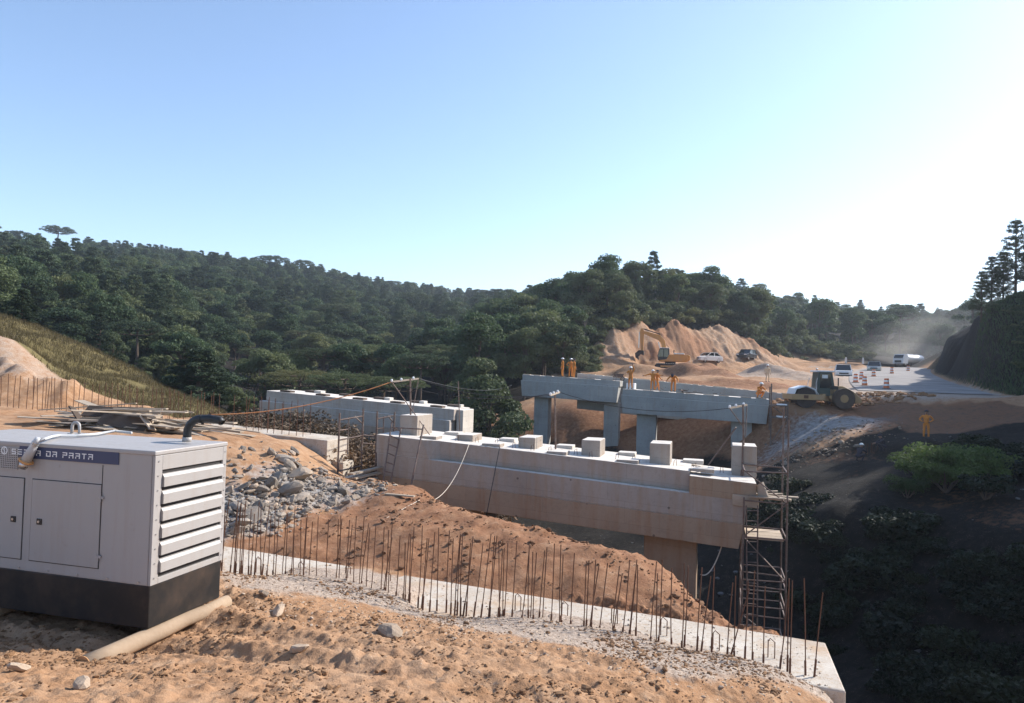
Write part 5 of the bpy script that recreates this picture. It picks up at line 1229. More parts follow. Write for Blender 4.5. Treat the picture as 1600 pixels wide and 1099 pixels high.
pts = np.concatenate([
    field(9500, lambda X, Y, Z, px: vis(px) & (px < 900) & (Y > 130 - .0 * X) & ~((X > -30) & (Y < 150)), -330, 60, 95, 380, 41),
    field(2600, lambda X, Y, Z, px: vis(px) & (px < 950), -420, 60, 380, 620, 42),
    field(2500, lambda X, Y, Z, px: vis(px) & (px > 820) & ((Y > 160) | (Y > CRESTD(px) + 4)) & (dist_line(X, Y, FARROAD) > 12) & (dist_line(X, Y, ROADW) > 11) & ((px < 1250) | (Y > 250)), -5, 330, 112, 420, 43),
    field(500, lambda X, Y, Z, px: vis(px) & (px < 330) & (Y > 78), -110, -25, 78, 135, 44)])
apx = CX + F_PX * pts[:, 0] / pts[:, 1]; pts = pts[~((np.abs(apx - 92) < 34) & (pts[:, 1] > 265) & (pts[:, 1] < 620))]   # the lone skyline tree stands clear
rng.shuffle(pts)
cuts = np.cumsum([int(len(pts) * f) for f in (.24, .22, .20, .10, .19)])
for key, q, sd in zip(('round', 'round2', 'tall', 'spread', 'pine', 'araucaria'), np.split(pts, cuts), range(51, 60)):
    if key == 'araucaria': q = q[:len(q) // 9]
    forest(key, q, seed=sd, hmin=.42, hmax=1.05, wide=(.75, 1.35))
# woods added out of the picture to shade the ravine, gap lights the bush
pts = np.concatenate([field(900, lambda X, Y, Z, px: (px > 1790) & (Z > 3) & (X > 43) & ((Y < 45) | (Y > 56.5) | (X > 62)), 43, 110, 18, 130, 45), field(420, lambda X, Y, Z, px: (px > 1750) & (Z > 4) & (X > 43), 43, 75, 18, 43.5, 52)])
rng.shuffle(pts); forest('tall', pts[:len(pts) // 2], 'ravine_shade_wood', 61, .8, 1.25, label='unseen wood added to shade the ravine'); forest('pine', pts[len(pts) // 2:], 'ravine_shade_wood', 62, .8, 1.3, label='unseen pines added to shade the ravine')
# undergrowth
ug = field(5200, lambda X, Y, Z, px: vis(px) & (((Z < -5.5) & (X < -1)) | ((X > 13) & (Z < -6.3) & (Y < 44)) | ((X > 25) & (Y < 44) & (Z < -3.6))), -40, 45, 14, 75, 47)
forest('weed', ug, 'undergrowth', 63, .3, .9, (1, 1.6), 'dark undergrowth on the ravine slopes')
ug = field(900, lambda X, Y, Z, px: (px > 440) & (px < 760) & (Z < -2.9) & (Y > 26) & (Y < 60), -16, 3, 26, 60, 48)
forest('brush', ug, 'dry_brush', 64, .4, .9, (1, 1.5), 'dry brown brush below the left cap')
ug = field(150, lambda X, Y, Z, px: (px > 335) & (px < 410), -11, -7, 27.5, 34, 49); forest('brush', ug, 'dry_brush', 65, .35, .55, (1, 1.5), 'dry brown brush behind the left abutment')
ug = field(700, lambda X, Y, Z, px: (px > 825) & (px < 1010) & (Y > 96) & (Y < 118) & ((Y > CRESTD(px)) | (px < 925)), 2, 24, 94, 118, 50); forest('bush', ug, 'green_scrub', 66, .3, .8, (1, 1.4), 'bright scrub around the top of the orange cut')
ug = field(900, lambda X, Y, Z, px: vis(px) & (X > 33) & (Y > 60) & (Z > 1.0) & (Y < 82) & (dist_line(X, Y, ROADW) > 8), 33, 75, 60, 82, 51); forest('bush', ug, 'hill_scrub', 67, .10, .3, (1.2, 1.9), 'low dark scrub on the right hill face')
ug = field(2200, lambda X, Y, Z, px: (px > 800) & (px < 1260) & (Y > CRESTD(px) + 1.2) & (Z > 4), -5, 80, 104, 175, 53); forest('bush', ug, 'ridge_scrub', 68, .5, 1.3, (1, 1.4), 'dense scrub under the ridge wood')
ug = field(700, lambda X, Y, Z, px: (px > 1225) & (px < 1520) & (Y > 160) & (dist_line(X, Y, FARROAD) > 7) & (dist_line(X, Y, ROADW) > 8), 50, 170, 158, 240, 54); forest('bush', ug, 'roadside_scrub', 69, .5, 1.3, (1, 1.4), 'scrub along the far road')
# straw grass on the left hill: blades, one mass
def blades(name, pts, h, w, mat, label, seed):
    r = np.random.default_rng(seed); n = len(pts); a = r.uniform(0, 3.14, n); hh = h * r.uniform(.5, 1.3, n); lean = r.normal(0, .3, (n, 2)) * hh[:, None]
    ux, uy = np.cos(a) * w / 2, np.sin(a) * w / 2; z0 = pts[:, 2] - .05
    V = np.stack([np.stack([pts[:, 0] - ux, pts[:, 1] - uy, z0], 1), np.stack([pts[:, 0] + ux, pts[:, 1] + uy, z0], 1), np.stack([pts[:, 0] + lean[:, 0], pts[:, 1] + lean[:, 1], z0 + hh], 1)], 1).reshape(-1, 3)
    o = np_mesh(name, V, np.arange(n * 3).reshape(n, 3), mat, smooth=False); tag(o, label, None, None, 'stuff'); return o
def grass_pts(n, x0, x1, y0, y1, seed, cond):
    r = np.random.default_rng(seed); X = r.uniform(x0, x1, n); Y = r.uniform(y0, y1, n); bz = base_z(X, Y); Z = bz + relief(X, Y, bz); zn = zones(X, Y, bz)
    ok = cond(X, Y, Z, zn) ; return np.stack([X, Y, Z], 1)[ok]
gp = grass_pts(120000, -42, -8, 31, 50, 71, lambda X, Y, Z, zn: (zn[3] > .4) & (fbm(X, Y, 2.5, 3) > -.35)); blades('straw_grass', gp, .3, .028, M_GRASS, 'straw coloured grass covering the left hill', 72)
gp = grass_pts(30000, 33, 62, 60, 78, 73, lambda X, Y, Z, zn: zn[3] > .4); blades('hill_grass', gp, .45, .09, M_LEAF, 'grass on the shaded right hill', 74)
# ------------------------------------------------------------------ machines and vehicles (local x forward, y left, z up)
def heading(px_from, px_to, D0, D1):
    a = W(px_from, 560, D0); b = W(px_to, 560, D1); return math.atan2(b.y - a.y, b.x - a.x)
def wheel(parent, c, r, w, rim_mat=M_SILVER, tyre=M_TYRE, name='wheel', rim=.58, axis=(0, 1, 0)):
    mb = MB(); a = Vector(axis); c = Vector(c)
    for k0, k1, s in ((rim, .93, .86), (.90, 1.0, 1.0)): mb.ring(c, a, r * k0, r * k1, w * s, 22)
    t = mb.build(name, tyre, parent)
    mb = MB(); mb.tube([c - a * w * .36, c + a * w * .36], r * rim * 1.01, 18); mb.tube([c - a * w * .46, c + a * w * .46], r * .2, 10)
    mb.build('rim', rim_mat, t); return t
def car(kind, px, py, D, hdg, paint, label, cat='car', name='parked_car', sc=1.0):
    w = W(px, py, D); root = empty(name, tuple(w), hdg, label, cat); root.scale = (sc,) * 3
    prof = {
     'sedan': dict(low=[(-2.15, .28), (-2.2, .62), (-2.05, .93), (-1.3, .98), (.95, .98), (1.95, .82), (2.15, .66), (2.15, .28)], cab=[(-1.75, .96), (-1.15, 1.42), (.15, 1.44), (.98, .96)], W=1.7, wb=1.3, r=.31),
     'suv': dict(low=[(-2.25, .38), (-2.3, .8), (-2.25, 1.05), (1.0, 1.08), (2.05, 1.0), (2.25, .8), (2.25, .38)], cab=[(-2.2, 1.04), (-1.9, 1.70), (.2, 1.72), (1.0, 1.06)], W=1.85, wb=1.38, r=.37),
     'pickup': dict(low=[(-2.55, .45), (-2.6, .98), (-.9, 1.02), (1.1, 1.08), (2.4, 1.02), (2.55, .8), (2.55, .45)], cab=[(-.95, 1.0), (-.8, 1.74), (.55, 1.76), (1.25, 1.06)], W=1.85, wb=1.55, r=.39)}[kind]
    H = prof['W'] / 2
    b = MB().prism(prof['low'], -H, H, 'y').build('body', paint, root, bevel=.06)
    cb = prof['cab']; zt = max(p[1] for p in cb); mb = MB()
    P = [(x, s * (H - .06 - .16 * (z - cb[0][1])), z) for s in (-1, 1) for x, z in cb]
    mb.add(P, [(0, 1, 2, 3), (7, 6, 5, 4), (0, 4, 5, 1), (1, 5, 6, 2), (2, 6, 7, 3), (3, 7, 4, 0)]); mb.build('windows', M_GLASS, root, bevel=.03)
    mb = MB(); x0, x1 = cb[1][0], cb[2][0]; yk = H - .06 - .16 * (zt - cb[0][1]); mb.box(((x0 + x1) / 2, 0, zt + .012), (x1 - x0 + .12, yk * 2 + .03, .05)); mb.build('roof', paint, root, bevel=.02)
    mb = MB()
    for s in (-1, 1):
        for a, bq in ((cb[0], cb[1]), (cb[3], cb[2])): mb.bar((a[0], s * (H - .05), a[1]), (bq[0], s * (yk + .01), bq[1]), .07, .07)
        xm = (x0 + x1) / 2; mb.bar((xm, s * (H - .05), cb[0][1]), (xm, s * (yk + .01), zt), .08, .05)
    mb.build('pillar', paint, root)
    if kind == 'pickup':
        mb = MB(); mb.box((-1.78, 0, 1.04), (1.5, H * 2 - .25, .03)); mb.build('bed_floor', M_BLACK, root)
        for s in (-1, 1): MB().box((-1.78, s * (H - .06), 1.10), (1.62, .08, .16)).build('bed_side', paint, root)
        MB().box((-2.56, 0, 1.06), (.07, H * 2 - .1, .22)).build('tailgate', paint, root)
    for x in (prof['wb'], -prof['wb']):
        for s in (-1, 1): wheel(root, (x, s * (H - .10), prof['r']), prof['r'], .22)
    xf = prof['low'][-1][0]
    for s in (-1, 1):
        MB().box((xf - .02, s * (H - .28), .74 if kind == 'sedan' else .86), (.1, .36, .15)).build('headlight', M_WHITE, root, bevel=.02)
        MB().box((prof['low'][0][0] + .0, s * (H - .2), .78), (.1, .26, .2)).build('tail_light', M_DRUMO, root)
        MB().box((cb[3][0] - .12, s * (H + .05), cb[3][1] + .04), (.1, .16, .12)).build('mirror', paint, root)
    MB().box((xf - .0, 0, .62 if kind == 'sedan' else .70), (.08, H * 1.1, .16)).build('front_grille', M_BLACK, root)
    MB().box((xf + .02, 0, .42), (.12, H * 1.9, .2)).build('bumper', M_BLACK if kind != 'sedan' else paint, root)
    return root
car('sedan', 1106, 567, 119, R(-150), M_CARW, 'white car parked below the orange cut right of the excavator', sc=1.12)
car('suv', 1166, 563, 125, R(-128), M_CARD, 'dark station wagon parked at the right end of the orange cut', sc=1.05)
car('sedan', 1188, 562.5, 131, R(-140), M_CARW, 'small pale car half hidden behind the dark station wagon', sc=.9)
car('pickup', 1317, 593, 100, R(-112), M_CARW, 'white pickup truck facing the camera behind the roller', 'pickup', 'pickup_truck', 1.12)
car('pickup', 1366, 583.5, 124, R(-118), M_CARS, 'silver green pickup truck on the dusty road beyond the drums', 'pickup', 'pickup_truck', 1.1)
car('sedan', 1452, 575, 165, R(-160), M_CARW, 'white car partly hidden behind the right hill', sc=1.1)
# tanker truck
tk = empty('tanker_truck', tuple(W(1421, 574, 163)), R(-150), 'white tanker truck in the dust at the end of the road', 'truck')
MB().box((.2, 0, .78), (7.6, .9, .3)).build('chassis', M_TRACK, tk)
c = MB().prism([(2.5, .7), (2.45, 2.2), (2.7, 2.75), (3.7, 2.75), (4.15, 1.9), (4.25, .7)], -1.2, 1.2, 'y').build('cab', M_CARW, tk, bevel=.06)
MB().prism([(3.72, 2.6), (4.12, 1.85), (4.2, 1.85), (3.80, 2.62)], -1.05, 1.05, 'y').build('windscreen', M_GLASS, c)
MB().box((4.26, 0, 1.15), (.08, 1.5, .5)).build('front_grille', M_BLACK, c)
t = MB(); n = 20
sec = [(math.cos(2 * math.pi * k / n) * 1.22, 1.9 + math.sin(2 * math.pi * k / n) * .92) for k in range(n)]
t.prism(sec, -3.6, 2.1, 'x'); t = t.build('tank', M_CARW, tk, bevel=.08)
for x in (-2.3, -.6, 1.0): MB().tube([(x, 0, 2.8), (x, 0, 2.93)], .28, 12).build('tank_hatch', M_WHITE, t)
MB().box((-.6, 0, 2.9), (4.6, .5, .04)).build('catwalk', M_SILVER, t)
for x in (3.2, -1.5, -2.8):
    for s in (-1, 1): wheel(tk, (x, s * 1.0, .5), .5, .32)
# excavator
EXD = 105.0; ex0 = W(1047, 577.5, EXD); u = EXD / F_PX
ex = empty('excavator', tuple(ex0), R(180 - 14), 'dusty yellow tracked excavator with raised boom in front of the cut', 'excavator')
for s in (-1, 1):
    oval = [(-1.75, .0), (1.75, .0), (2.05, .22), (2.1, .5), (1.85, .82), (-1.85, .82), (-2.1, .5), (-2.05, .22)]
    tr = MB().prism(oval, s * 1.0 - .3, s * 1.0 + .3, 'y').build('track', M_TRACK, ex, bevel=.03)
    mb = MB()
    for i in range(15): mb.box((-1.75 + i * .25, s * 1.0, .835), (.12, .6, .05)); mb.box((-1.75 + i * .25, s * 1.0, -.0), (.12, .6, .05))
    mb.build('track_shoes', M_SILVER, tr)
    MB().box((0, s * 1.31, .42), (2.6, .04, .25)).build('track_frame', M_YEL, tr)
    for i in range(5): MB().cyl((-1.4 + i * .7, s * 1.28, .2), (-1.4 + i * .7, s * 1.34, .2), .16, 12).build('roller_wheel', M_TRACK, tr)
MB().cyl((0, 0, .8), (0, 0, 1.1), .75, 18).build('slew_ring', M_TRACK, ex)
up = MB().prism([(1.55, 1.1), (1.55, 1.3), (.5, 1.45), (.2, 2.1), (-1.9, 2.15), (-2.35, 1.95), (-2.45, 1.4), (-2.3, 1.1)], -1.35, 1.35, 'y').build('house', M_YEL, ex, bevel=.07)
MB().prism([(-2.1, 1.12), (-2.3, 1.12), (-2.75, 1.4), (-2.75, 2.0), (-2.35, 2.12), (-2.1, 2.1)], -1.3, 1.3, 'y').build('counterweight', M_YEL, up, bevel=.1)
MB().box((-1.2, .2, 2.24), (1.5, 1.6, .16)).build('engine_hood', M_WHITE, up, bevel=.05); MB().cyl((-.5, .6, 2.2), (-.5, .6, 2.75), .07, 8).build('exhaust_stack', M_BLACK, up)
cab = MB().prism([(1.65, 1.25), (1.75, 1.9), (1.45, 2.95), (.15, 2.98), (.05, 1.25)], .38, 1.34, 'y').build('cab', M_BLACK, ex, bevel=.03)
MB().prism([(1.62, 1.75), (1.66, 1.95), (1.42, 2.8), (.95, 2.82), (.95, 1.75)], 1.335, 1.35, 'y').build('side_window', M_GLASS, cab); MB().prism([(.85, 1.75), (.85, 2.82), (.28, 2.82), (.22, 1.75)], 1.335, 1.35, 'y').build('side_window', M_GLASS, cab)
MB().box((.8, .86, 3.0), (1.35, .98, .08)).build('cab_roof', M_WHITE, cab, bevel=.03)
bm_ = MB().prism([(.25, 1.6), (.75, 1.55), (1.35, 3.7), (1.75, 4.15), (4.0, 5.1), (4.1, 5.4), (3.85, 5.45), (1.45, 4.85), (.85, 4.2)], -.28, .12, 'y').build('boom', M_YEL, ex, bevel=.03)
MB().bar((1.0, -.35, 1.5), (1.75, -.35, 3.9), .14, .14).build('boom_ram', M_SILVER, bm_); MB().bar((1.5, -.08, 5.0), (3.9, -.08, 5.75), .14, .14).build('stick_ram', M_TRACK, bm_)
stk = MB().prism([(3.75, 5.3), (3.95, 5.85), (4.25, 5.8), (4.4, 5.2), (4.15, 2.5), (3.85, 2.5)], -.25, .1, 'y').build('stick', M_YEL, ex, bevel=.02)
MB().bar((4.45, -.08, 5.3), (4.5, -.08, 3.0), .12, .12).build('bucket_ram', M_SILVER, stk)
MB().prism([(3.75, 2.6), (4.45, 2.65), (4.95, 2.2), (4.9, 1.6), (4.4, 1.25), (4.5, 1.75), (4.2, 2.1), (3.7, 1.9)], -.65, .5, 'y').build('bucket', M_TRACK, ex, bevel=.02)
# soil compactor
rl = empty('soil_compactor', tuple(W(1283, 637.5, 57.0)), R(180 - 4), 'yellow soil roller with dark cab working at the edge of the fill', 'roller')
d = MB(); d.tube([(1.45, -1.05, .76), (1.45, 1.05, .76)], .76, 28); d = d.build('drum', M_TRACK, rl)
for s in (-1, 1): MB().tube([(1.45, s * 1.04, .76), (1.45, s * 1.09, .76)], .4, 18).build('drum_hub', M_TRACK, d)
fr = MB()
for s in (-1, 1): fr.box((1.35, s * 1.2, .82), (2.35, .14, .42))
fr.box((2.5, 0, .82), (.16, 2.5, .42)); fr.box((.22, 0, .85), (.22, 2.5, .5)); fr = fr.build('drum_yoke', M_TAN, rl, bevel=.02)
for s in (-1, 1): MB().box((1.55, s * 1.275, .84), (.34, .01, .24)).build('yoke_plate', M_RUST, fr)
MB().prism([(.2, .55), (.2, 1.1), (-.5, 1.2), (-.5, .55)], -.35, .35, 'y').build('articulation', M_TAN, rl)
hd = MB().prism([(-.35, .75), (-.35, 1.75), (-1.4, 1.72), (-2.15, 1.35), (-2.75, .8), (-2.8, .45), (-.9, .45)], -.72, .72, 'y').build('engine_hood', M_TAN, rl, bevel=.06)
for s in (-1, 1):
    MB().prism([(-.4, 1.45), (-.4, 1.72), (-1.0, 1.71), (-1.0, 1.45)], s * .725 - .01, s * .725 + .01, 'y').build('hood_grille', M_BLACK, hd)
    wheel(rl, (-1.32, s * .95, .78), .78, .52, M_TAN, M_TYRE, rim=.4)
MB().cyl((-1.15, .3, 1.7), (-1.15, .3, 2.35), .05, 8).build('exhaust_stack', M_BLACK, hd)
cb = MB().prism([(.5, .95), (.55, 1.6), (.45, 2.75), (-.55, 2.78), (-.75, 1.6), (-.7, .95)], -.72, .72, 'y').build('cab', M_CABG, rl, bevel=.03)
for s in (-1, 1): MB().prism([(.38, 1.55), (.34, 2.62), (-.42, 2.64), (-.55, 1.55)], s * .725 - .006, s * .725 + .006, 'y').build('side_window', M_GLASS, cb)
MB().box((0.0, .735, 2.42), (.42, .01, .26)).build('cab_notice', M_WHITE, cb); MB().box((-.05, 0, 2.82), (1.35, 1.6, .12)).build('cab_roof', M_WHITE, cb, bevel=.03)
for s in (-1, 1): MB().tube([(.25, s * .9, .7), (.7, s * .95, 1.3), (.72, s * .95, 1.9), (.62, s * .9, 2.3)], .02, 6).build('handrail', M_CARW, rl)
MB().prism([(2.35, 1.02), (2.2, 1.45), (1.45, 1.68), (.75, 1.45), (.6, 1.05), (.66, 1.04), (.8, 1.38), (1.45, 1.60), (2.15, 1.39), (2.29, 1.02)], -.95, .95, 'y').build('drum_guard', M_WHITE, rl)
# drums along the road
def drum(px, py, D, label):
    root = empty('traffic_drum', tuple(W(px, py, D)), 0, label, 'traffic drum', 'orange drums on the road'); z = [0, .12, .32, .5, .68, .86, 1.02]; r = [.34, .27, .255, .24, .225, .21, .19]
    MB().tube([(0, 0, 0), (0, 0, .1)], .38, 14).build('base', M_BLACK, root)
    for i in range(1, 6): MB().tube([(0, 0, z[i]), (0, 0, z[i + 1] - .003)], [r[i], r[i + 1]], 14).build('band', M_DRUMO if i % 2 else M_WHITE, root)
for a in ((1337, 599, 80, 'orange drum left of the front three, behind the roller'), (1346, 594.5, 88, 'orange drum at the back of the three behind the roller'), (1351, 604, 74, 'orange drum nearest the roller tail'), (1385, 608.5, 69, 'orange drum standing alone in the middle of the near road'), (1365, 589.5, 96, 'orange drum in front of the silver green pickup'), (1393.5, 585, 108, 'faint orange drum right of the silver green pickup'), (1419, 581, 124, 'faintest orange drum near the tanker truck')): drum(*a)
# barrier by the far road
br = empty('road_barrier', tuple(W(1335, 568.5, 147)), 0, 'dark low barrier with two pale end posts beside the far road', 'barrier')
for s in (-1, 1): MB().tube([(s * 1.7, 0, 0), (s * 1.7, 0, .9), (s * 1.7, 0, 1.25)], [.22, .2, .12], 8).build('end_post', M_WHITE, br)
for z in (.35, .75): MB().box((0, 0, z), (3.2, .08, .28)).build('board', M_WOODD, br)

# ------------------------------------------------------------------ people
BONES = [  # a, b, cloth
 ('pelvis', 'chest', 1), ('chest', 'neck', 1), ('neck', 'head', 0), ('head', 'crown', 0), ('head', 'nose', 0), ('chest', 'sl', 1), ('chest', 'sr', 1), ('sl', 'el', 1), ('sr', 'er', 1), ('el', 'wl', 1), ('er', 'wr', 1), ('wl', 'hl', 0), ('wr', 'hr', 0),
 ('pelvis', 'pl', 2), ('pelvis', 'pr', 2), ('pl', 'kl', 2), ('pr', 'kr', 2), ('kl', 'al', 2), ('kr', 'ar', 2), ('al', 'tl', 3), ('ar', 'tr', 3)]
RAD = dict(pelvis=.145, chest=.155, neck=.062, head=.088, crown=.080, nose=.022, sl=.078, sr=.078, el=.052, er=.052, wl=.036, wr=.036, hl=.034, hr=.034, pl=.098, pr=.098, kl=.066, kr=.066, al=.05, ar=.05, tl=.04, tr=.04)
STAND = dict(pelvis=(0, 0, .95), chest=(0, .01, 1.26), neck=(0, .01, 1.46), head=(0, .03, 1.56), crown=(0, .02, 1.66), nose=(0, .13, 1.57), sl=(-.19, 0, 1.39), sr=(.19, 0, 1.39), el=(-.26, -.01, 1.12), er=(.26, -.01, 1.12), wl=(-.27, .08, .88), wr=(.27, .08, .88), hl=(-.27, .11, .80), hr=(.27, .11, .80),
 pl=(-.10, 0, .90), pr=(.10, 0, .90), kl=(-.12, .03, .49), kr=(.12, .03, .49), al=(-.13, -.01, .09), ar=(.13, -.01, .09), tl=(-.15, .16, .045), tr=(.15, .16, .045))
def pose(**k): d = dict(STAND); d.update(k); return d
POSES = dict(stand=STAND,
 stride=pose(kl=(-.11, .18, .52), al=(-.12, .22, .10), tl=(-.13, .39, .06), kr=(.11, .0, .49), ar=(.12, -.24, .12), tr=(.13, -.08, .05), el=(-.27, -.14, 1.15), wl=(-.25, -.05, .92), hl=(-.25, -.0, .85), er=(.27, .10, 1.15), wr=(.24, .26, .98), hr=(.23, .33, .95)),
 arms_out=pose(el=(-.45, .05, 1.33), wl=(-.68, .10, 1.30), hl=(-.76, .12, 1.29), er=(.44, .05, 1.30), wr=(.66, .12, 1.24), hr=(.74, .14, 1.22)),
 hips=pose(el=(-.38, -.08, 1.15), wl=(-.20, .08, 1.02), hl=(-.15, .10, .98), er=(.38, -.08, 1.15), wr=(.20, .08, 1.02), hr=(.15, .10, .98)),
 bend=pose(pelvis=(0, -.08, .90), chest=(0, .22, 1.12), neck=(0, .40, 1.20), head=(0, .48, 1.22), crown=(0, .56, 1.28), nose=(0, .55, 1.14), sl=(-.19, .33, 1.17), sr=(.19, .33, 1.17), el=(-.36, .40, .98), er=(.36, .40, .98), wl=(-.42, .58, .82), wr=(.42, .58, .84), hl=(-.42, .64, .76), hr=(.42, .64, .78), pl=(-.10, -.06, .86), pr=(.10, -.06, .86), kl=(-.13, .08, .48), kr=(.13, .06, .48)),
 raise_=pose(el=(-.30, .08, 1.55), wl=(-.22, .14, 1.80), hl=(-.20, .16, 1.88), er=(.28, .16, 1.22), wr=(.20, .38, 1.20), hr=(.18, .45, 1.20)),
 crouch=pose(pelvis=(0, -.10, .36), chest=(0, .08, .66), neck=(0, .17, .84), head=(0, .22, .93), crown=(0, .23, 1.03), nose=(0, .33, .93), sl=(-.19, .12, .77), sr=(.19, .12, .77), el=(-.27, .32, .62), er=(.27, .32, .62), wl=(-.16, .50, .56), wr=(.16, .50, .52), hl=(-.12, .57, .54), hr=(.12, .57, .50), pl=(-.11, -.08, .34), pr=(.11, -.08, .34), kl=(-.20, .30, .48), kr=(.20, .30, .48), al=(-.17, .02, .09), ar=(.17, .02, .09), tl=(-.19, .19, .045), tr=(.19, .19, .045)))
def body_mesh(ps, mats):
    names = list(RAD); idx = {n: i for i, n in enumerate(names)}; V = [Vector(ps[n]) for n in names]; E = [(idx[a], idx[b]) for a, b, c in BONES]; rad = [RAD[n] for n in names]; cl = [c for a, b, c in BONES]
    for h, w, s in (('hl', 'wl', -1), ('hr', 'wr', 1)):                       # five fingers each
        H = V[idx[h]]; d = (H - V[idx[w]]).normalized(); x = d.orthogonal().normalized(); y = d.cross(x)
        for k, (off, L) in enumerate(((-.030, .075), (-.010, .085), (.010, .080), (.030, .062), (None, .05))):
            if off is None: p1 = V[idx[w]].lerp(H, .4) + x * .045; p2 = p1 + (d + x * .5).normalized() * L
            else: p1 = H + d * .03 + x * off; p2 = p1 + (d * .8 + y * .5).normalized() * L
            i = len(V); V += [p1, p2]; rad += [.009, .007]; E += [(idx[h], i), (i, i + 1)]; cl += [0, 0]
    me = bpy.data.meshes.new('person_skeleton'); me.from_pydata([tuple(v) for v in V], E, [])
    o = bpy.data.objects.new('person_skeleton', me); COL.objects.link(o); md = o.modifiers.new('skin', 'SKIN')
    if not me.skin_vertices: raise RuntimeError('no skin layer')
    for i, r in enumerate(rad): me.skin_vertices[0].data[i].radius = (r, r * (.78 if i in (0, 1) else 1)); me.skin_vertices[0].data[i].use_root = (i == 0)
    sb = o.modifiers.new('sub', 'SUBSURF'); sb.levels = sb.render_levels = 1
    dg = bpy.context.evaluated_depsgraph_get(); ev = o.evaluated_get(dg); nm = bpy.data.meshes.new_from_object(ev); bpy.data.objects.remove(o); bpy.data.meshes.remove(me)
    nm.materials.clear()
    for q in mats: nm.materials.append(q)
    A = np.array([V[a][:] for a, b in E]); B = np.array([V[b][:] for a, b in E]); AB = B - A; L2 = (AB ** 2).sum(1) + 1e-9; R0 = np.array([min(rad[a], rad[b]) for a, b in E])
    for p in nm.polygons:
        c = np.array(p.center[:]); t = np.clip(((c - A) * AB).sum(1) / L2, 0, 1); dd = np.linalg.norm(c - (A + AB * t[:, None]), axis=1) - R0; p.material_index = int(cl[int(np.argmin(dd))]); p.use_smooth = True
    return nm
_bm = {}
hel_v = []
def helmet_mesh():
    mb = MB(); n = 14
    for k, (z, r) in enumerate(((0, .125), (.035, .122), (.075, .10), (.105, .06), (.118, .02))):
        hel_v.append([(r * math.cos(2 * math.pi * i / n), r * 1.12 * math.sin(2 * math.pi * i / n), z) for i in range(n)])
    for k in range(4):
        mb.add(hel_v[k] + hel_v[k + 1], [(i, (i + 1) % n, n + (i + 1) % n, n + i) for i in range(n)])
    mb.add(hel_v[4], [tuple(range(n))]); mb.prism([(-.09, .06), (.09, .06), (.07, .19), (-.07, .19)], -.004, .010, 'z'); return mb
def person(ps, loc, face, label, suit=M_HIVIS, helm=M_WHITE, sc=1.0, trousers=None):
    key = (ps, suit.name, (trousers or suit).name)
    if key not in _bm: _bm[key] = body_mesh(POSES[ps], [M_SKIN, suit, trousers or suit, M_BOOT])
    root = empty('person', tuple(loc), face, label, 'person', None); root.scale = (sc,) * 3
    o = bpy.data.objects.new('body', _bm[key]); COL.objects.link(o); o.parent = root
    h = helmet_mesh().build('helmet', helm, root, True); P = POSES[ps]; a = Vector(P['head']); b = Vector(P['crown']); h.location = a.lerp(b, .75); h.rotation_euler = (-math.atan2(b.y - a.y, b.z - a.z) * .8, 0, 0)
    return root
FC = R(180)  # facing the camera: local +y points back towards it
onC = lambda px, s: frC(T_C(px, 590), s, 0.0); onD = lambda px, s: frD(T_D(px, 612), s, 0.0)
person('stand', onC(874.5, 1.2), R(100), 'worker in orange standing at the left of three on the far left cap')
person('hips', onC(888, 1.0), R(200), 'worker in orange, middle of the three on the far left cap', helm=M_SILVER)
person('stand', onC(894, .7), R(-70), 'worker in orange, right of the three on the far left cap', helm=M_DARKCLOTH)
person('raise_', onD(983, .9), R(150), 'worker in orange with one arm raised where the two far caps meet', sc=1.08)
person('arms_out', onD(1018, 1.0), R(170), 'worker in orange with arms spread, left of the pair on the right far cap', helm=M_WHITE)
person('stride', onD(1024.5, 1.3), R(-80), 'worker in orange turned away, right of the pair on the right far cap', helm=M_DARKCLOTH)
person('bend', onD(1051, .9), R(160), 'worker in orange bending forward alone on the right far cap', helm=M_DARKCLOTH, sc=1.1)
person('crouch', onD(1187, .8), R(200), 'worker in orange crouching at the right end of the right far cap', sc=1.15)
person('stand', W(1199, 597.5, 72), R(180), 'worker in pale clothes standing on the sand berm behind the far caps', suit=M_HIVIS2)
person('stand', W(1276, 604, 70), R(160), 'worker in pale clothes standing behind the drum of the roller', suit=M_HIVIS2)
h = hit(1447, 688); person('hips', h, R(150), 'worker in orange standing on the dark slope above the sunlit bush', trousers=M_HIVIS, helm=M_DARKCLOTH)
h = hit(1342, 722); person('crouch', h, R(-60), 'crouching worker with white helmet and dark clothes on the slope', suit=M_DARKCLOTH)
h = hit(1381, 711); person('crouch', h, R(80), 'crouching dark clothed worker right of the short bars on the slope', suit=M_DARKCLOTH, helm=M_DARKCLOTH)
h = hit(1361, 712); fb = empty('footing_bars', tuple(h), 0, 'short bunch of upright bars between two crouching workers', 'starter bars')
for i in range(8): a = h + Vector((random.uniform(-.6, .6), random.uniform(-.3, .3), -.1)); local(MB().cyl(a, a + Vector((random.gauss(0, .03), 0, random.uniform(.5, .75))), .018, 6).build('starter_bar', M_RUST, None), fb)
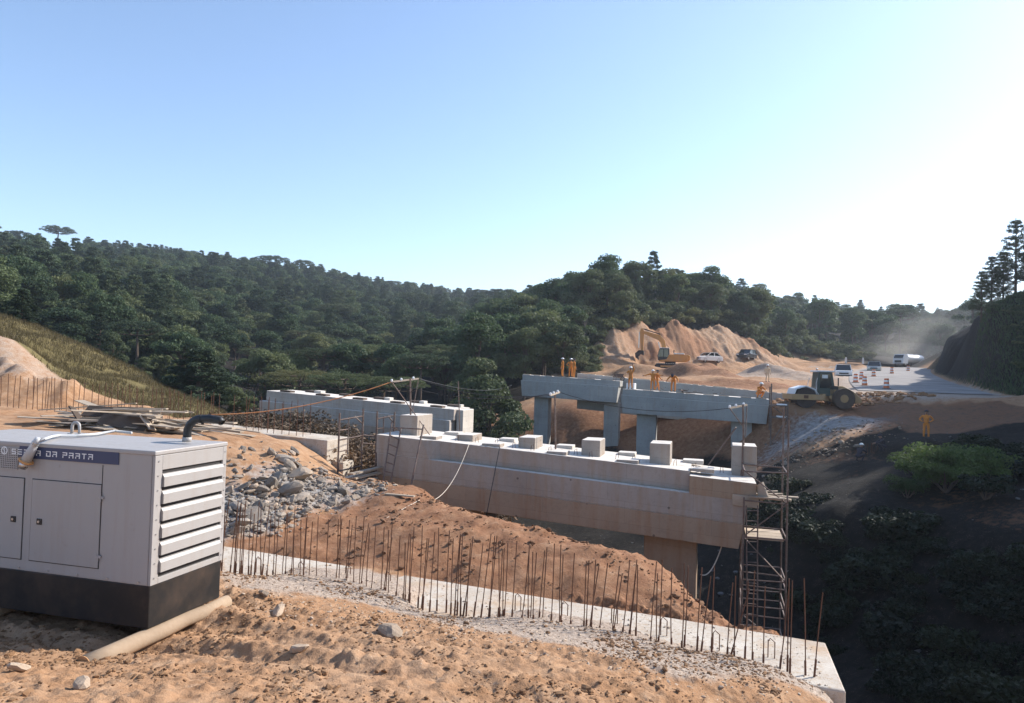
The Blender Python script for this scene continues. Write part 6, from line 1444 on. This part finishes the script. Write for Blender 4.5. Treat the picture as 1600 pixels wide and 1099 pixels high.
# clutter on the far caps
def clutter(fr, t, s, name, label, dims, mat, cat):
    o = MB().box((0, 0, dims[2] / 2), dims).build(name, mat, None, bevel=.02); o.location = fr(t, s, .0); o.rotation_euler = (0, 0, random.uniform(-.5, .5)); tag(o, label, cat)
clutter(frD, .55, 1.2, 'compressor_box', 'pale box beside the worker with raised arm', (.7, .6, .5), M_WHITE, 'box')
tt = LC - .35; w_ = frC(tt, .8, 0); wb = empty('wheelbarrow', tuple(w_), R(20), 'small dusty barrow at the right end of the far left cap', 'barrow')
wheel(wb, (.5, 0, .2), .2, .09); MB().prism([(.35, .3), (.5, .62), (-.5, .62), (-.3, .3)], -.28, .28, 'y').build('tray', M_RUST2, wb); 
for s in (-1, 1): MB().bar((.5, s * .1, .2), (-.85, s * .28, .5), .04, .04).build('handle', M_WOOD, wb); MB().bar((-.2, s * .2, .32), (-.3, s * .22, 0), .03, .03).build('leg', M_RUST2, wb)
for i in range(16):
    t = T_D(1085, 615) + random.gauss(0, 1.1); a = frD(t, random.uniform(.4, 1.6), .05 + random.random() * .2); b = a + Vector((random.gauss(0, .5), random.gauss(0, .2), random.uniform(-.05, .12)))
    o = MB().bar((0, 0, 0), b - a, .07, .04).build('scrap_timber', M_WOODD if i % 3 else M_RUST2, None, loc=a); tag(o, 'scrap stick in the dark heap on the right far cap', 'timber', 'scrap heap on the right far cap')
for i, (fr, L) in enumerate(((frC, LC), (frD, LD))):
    for k in range(9):
        t = L * (k + .5) / 9 + random.uniform(-.3, .3); P_('edge_board', M_WOOD, (capC, capD)[i], fr, t - .45, t + random.uniform(.1, .4), random.uniform(.02, .1), random.uniform(.3, .5), 0, random.uniform(.03, .07))
# ------------------------------------------------------------------ air
def volume_mat(name, col, dens, aniso=.3):
    m = bpy.data.materials.new(name); m.use_nodes = True; nt = m.node_tree; nt.nodes.clear(); o = nt.nodes.new('ShaderNodeOutputMaterial'); v = nt.nodes.new('ShaderNodeVolumePrincipled')
    v.inputs['Color'].default_value = (*col, 1); v.inputs['Density'].default_value = dens; v.inputs['Anisotropy'].default_value = aniso; nt.links.new(v.outputs[0], o.inputs['Volume']); return m
hz = MB().box((10, 420, 50), (1500, 1200, 150)).build('haze', volume_mat('haze_air', (.80, .88, 1.0), .00032)); tag(hz, 'thin blue haze between the hills', None, None, 'stuff')
def dust(px, py, D, size, dens):
    import bmesh
    bm = bmesh.new(); bmesh.ops.create_icosphere(bm, subdivisions=3, radius=1); me = bpy.data.meshes.new('dust_cloud'); bm.to_mesh(me); bm.free(); me.materials.append(volume_mat('road_dust', (.95, .9, .84), dens, .2))
    o = bpy.data.objects.new('dust_cloud', me); COL.objects.link(o); w = W(px, py, D); o.location = w; o.scale = size; tag(o, 'pale dust hanging over the far road', None, None, 'stuff')
dust(1420, 562, 170, (13, 10, 4), .009); dust(1450, 545, 178, (16, 10, 8), .006); dust(1395, 560, 176, (12, 9, 6), .005); dust(1480, 530, 182, (14, 9, 9), .005)
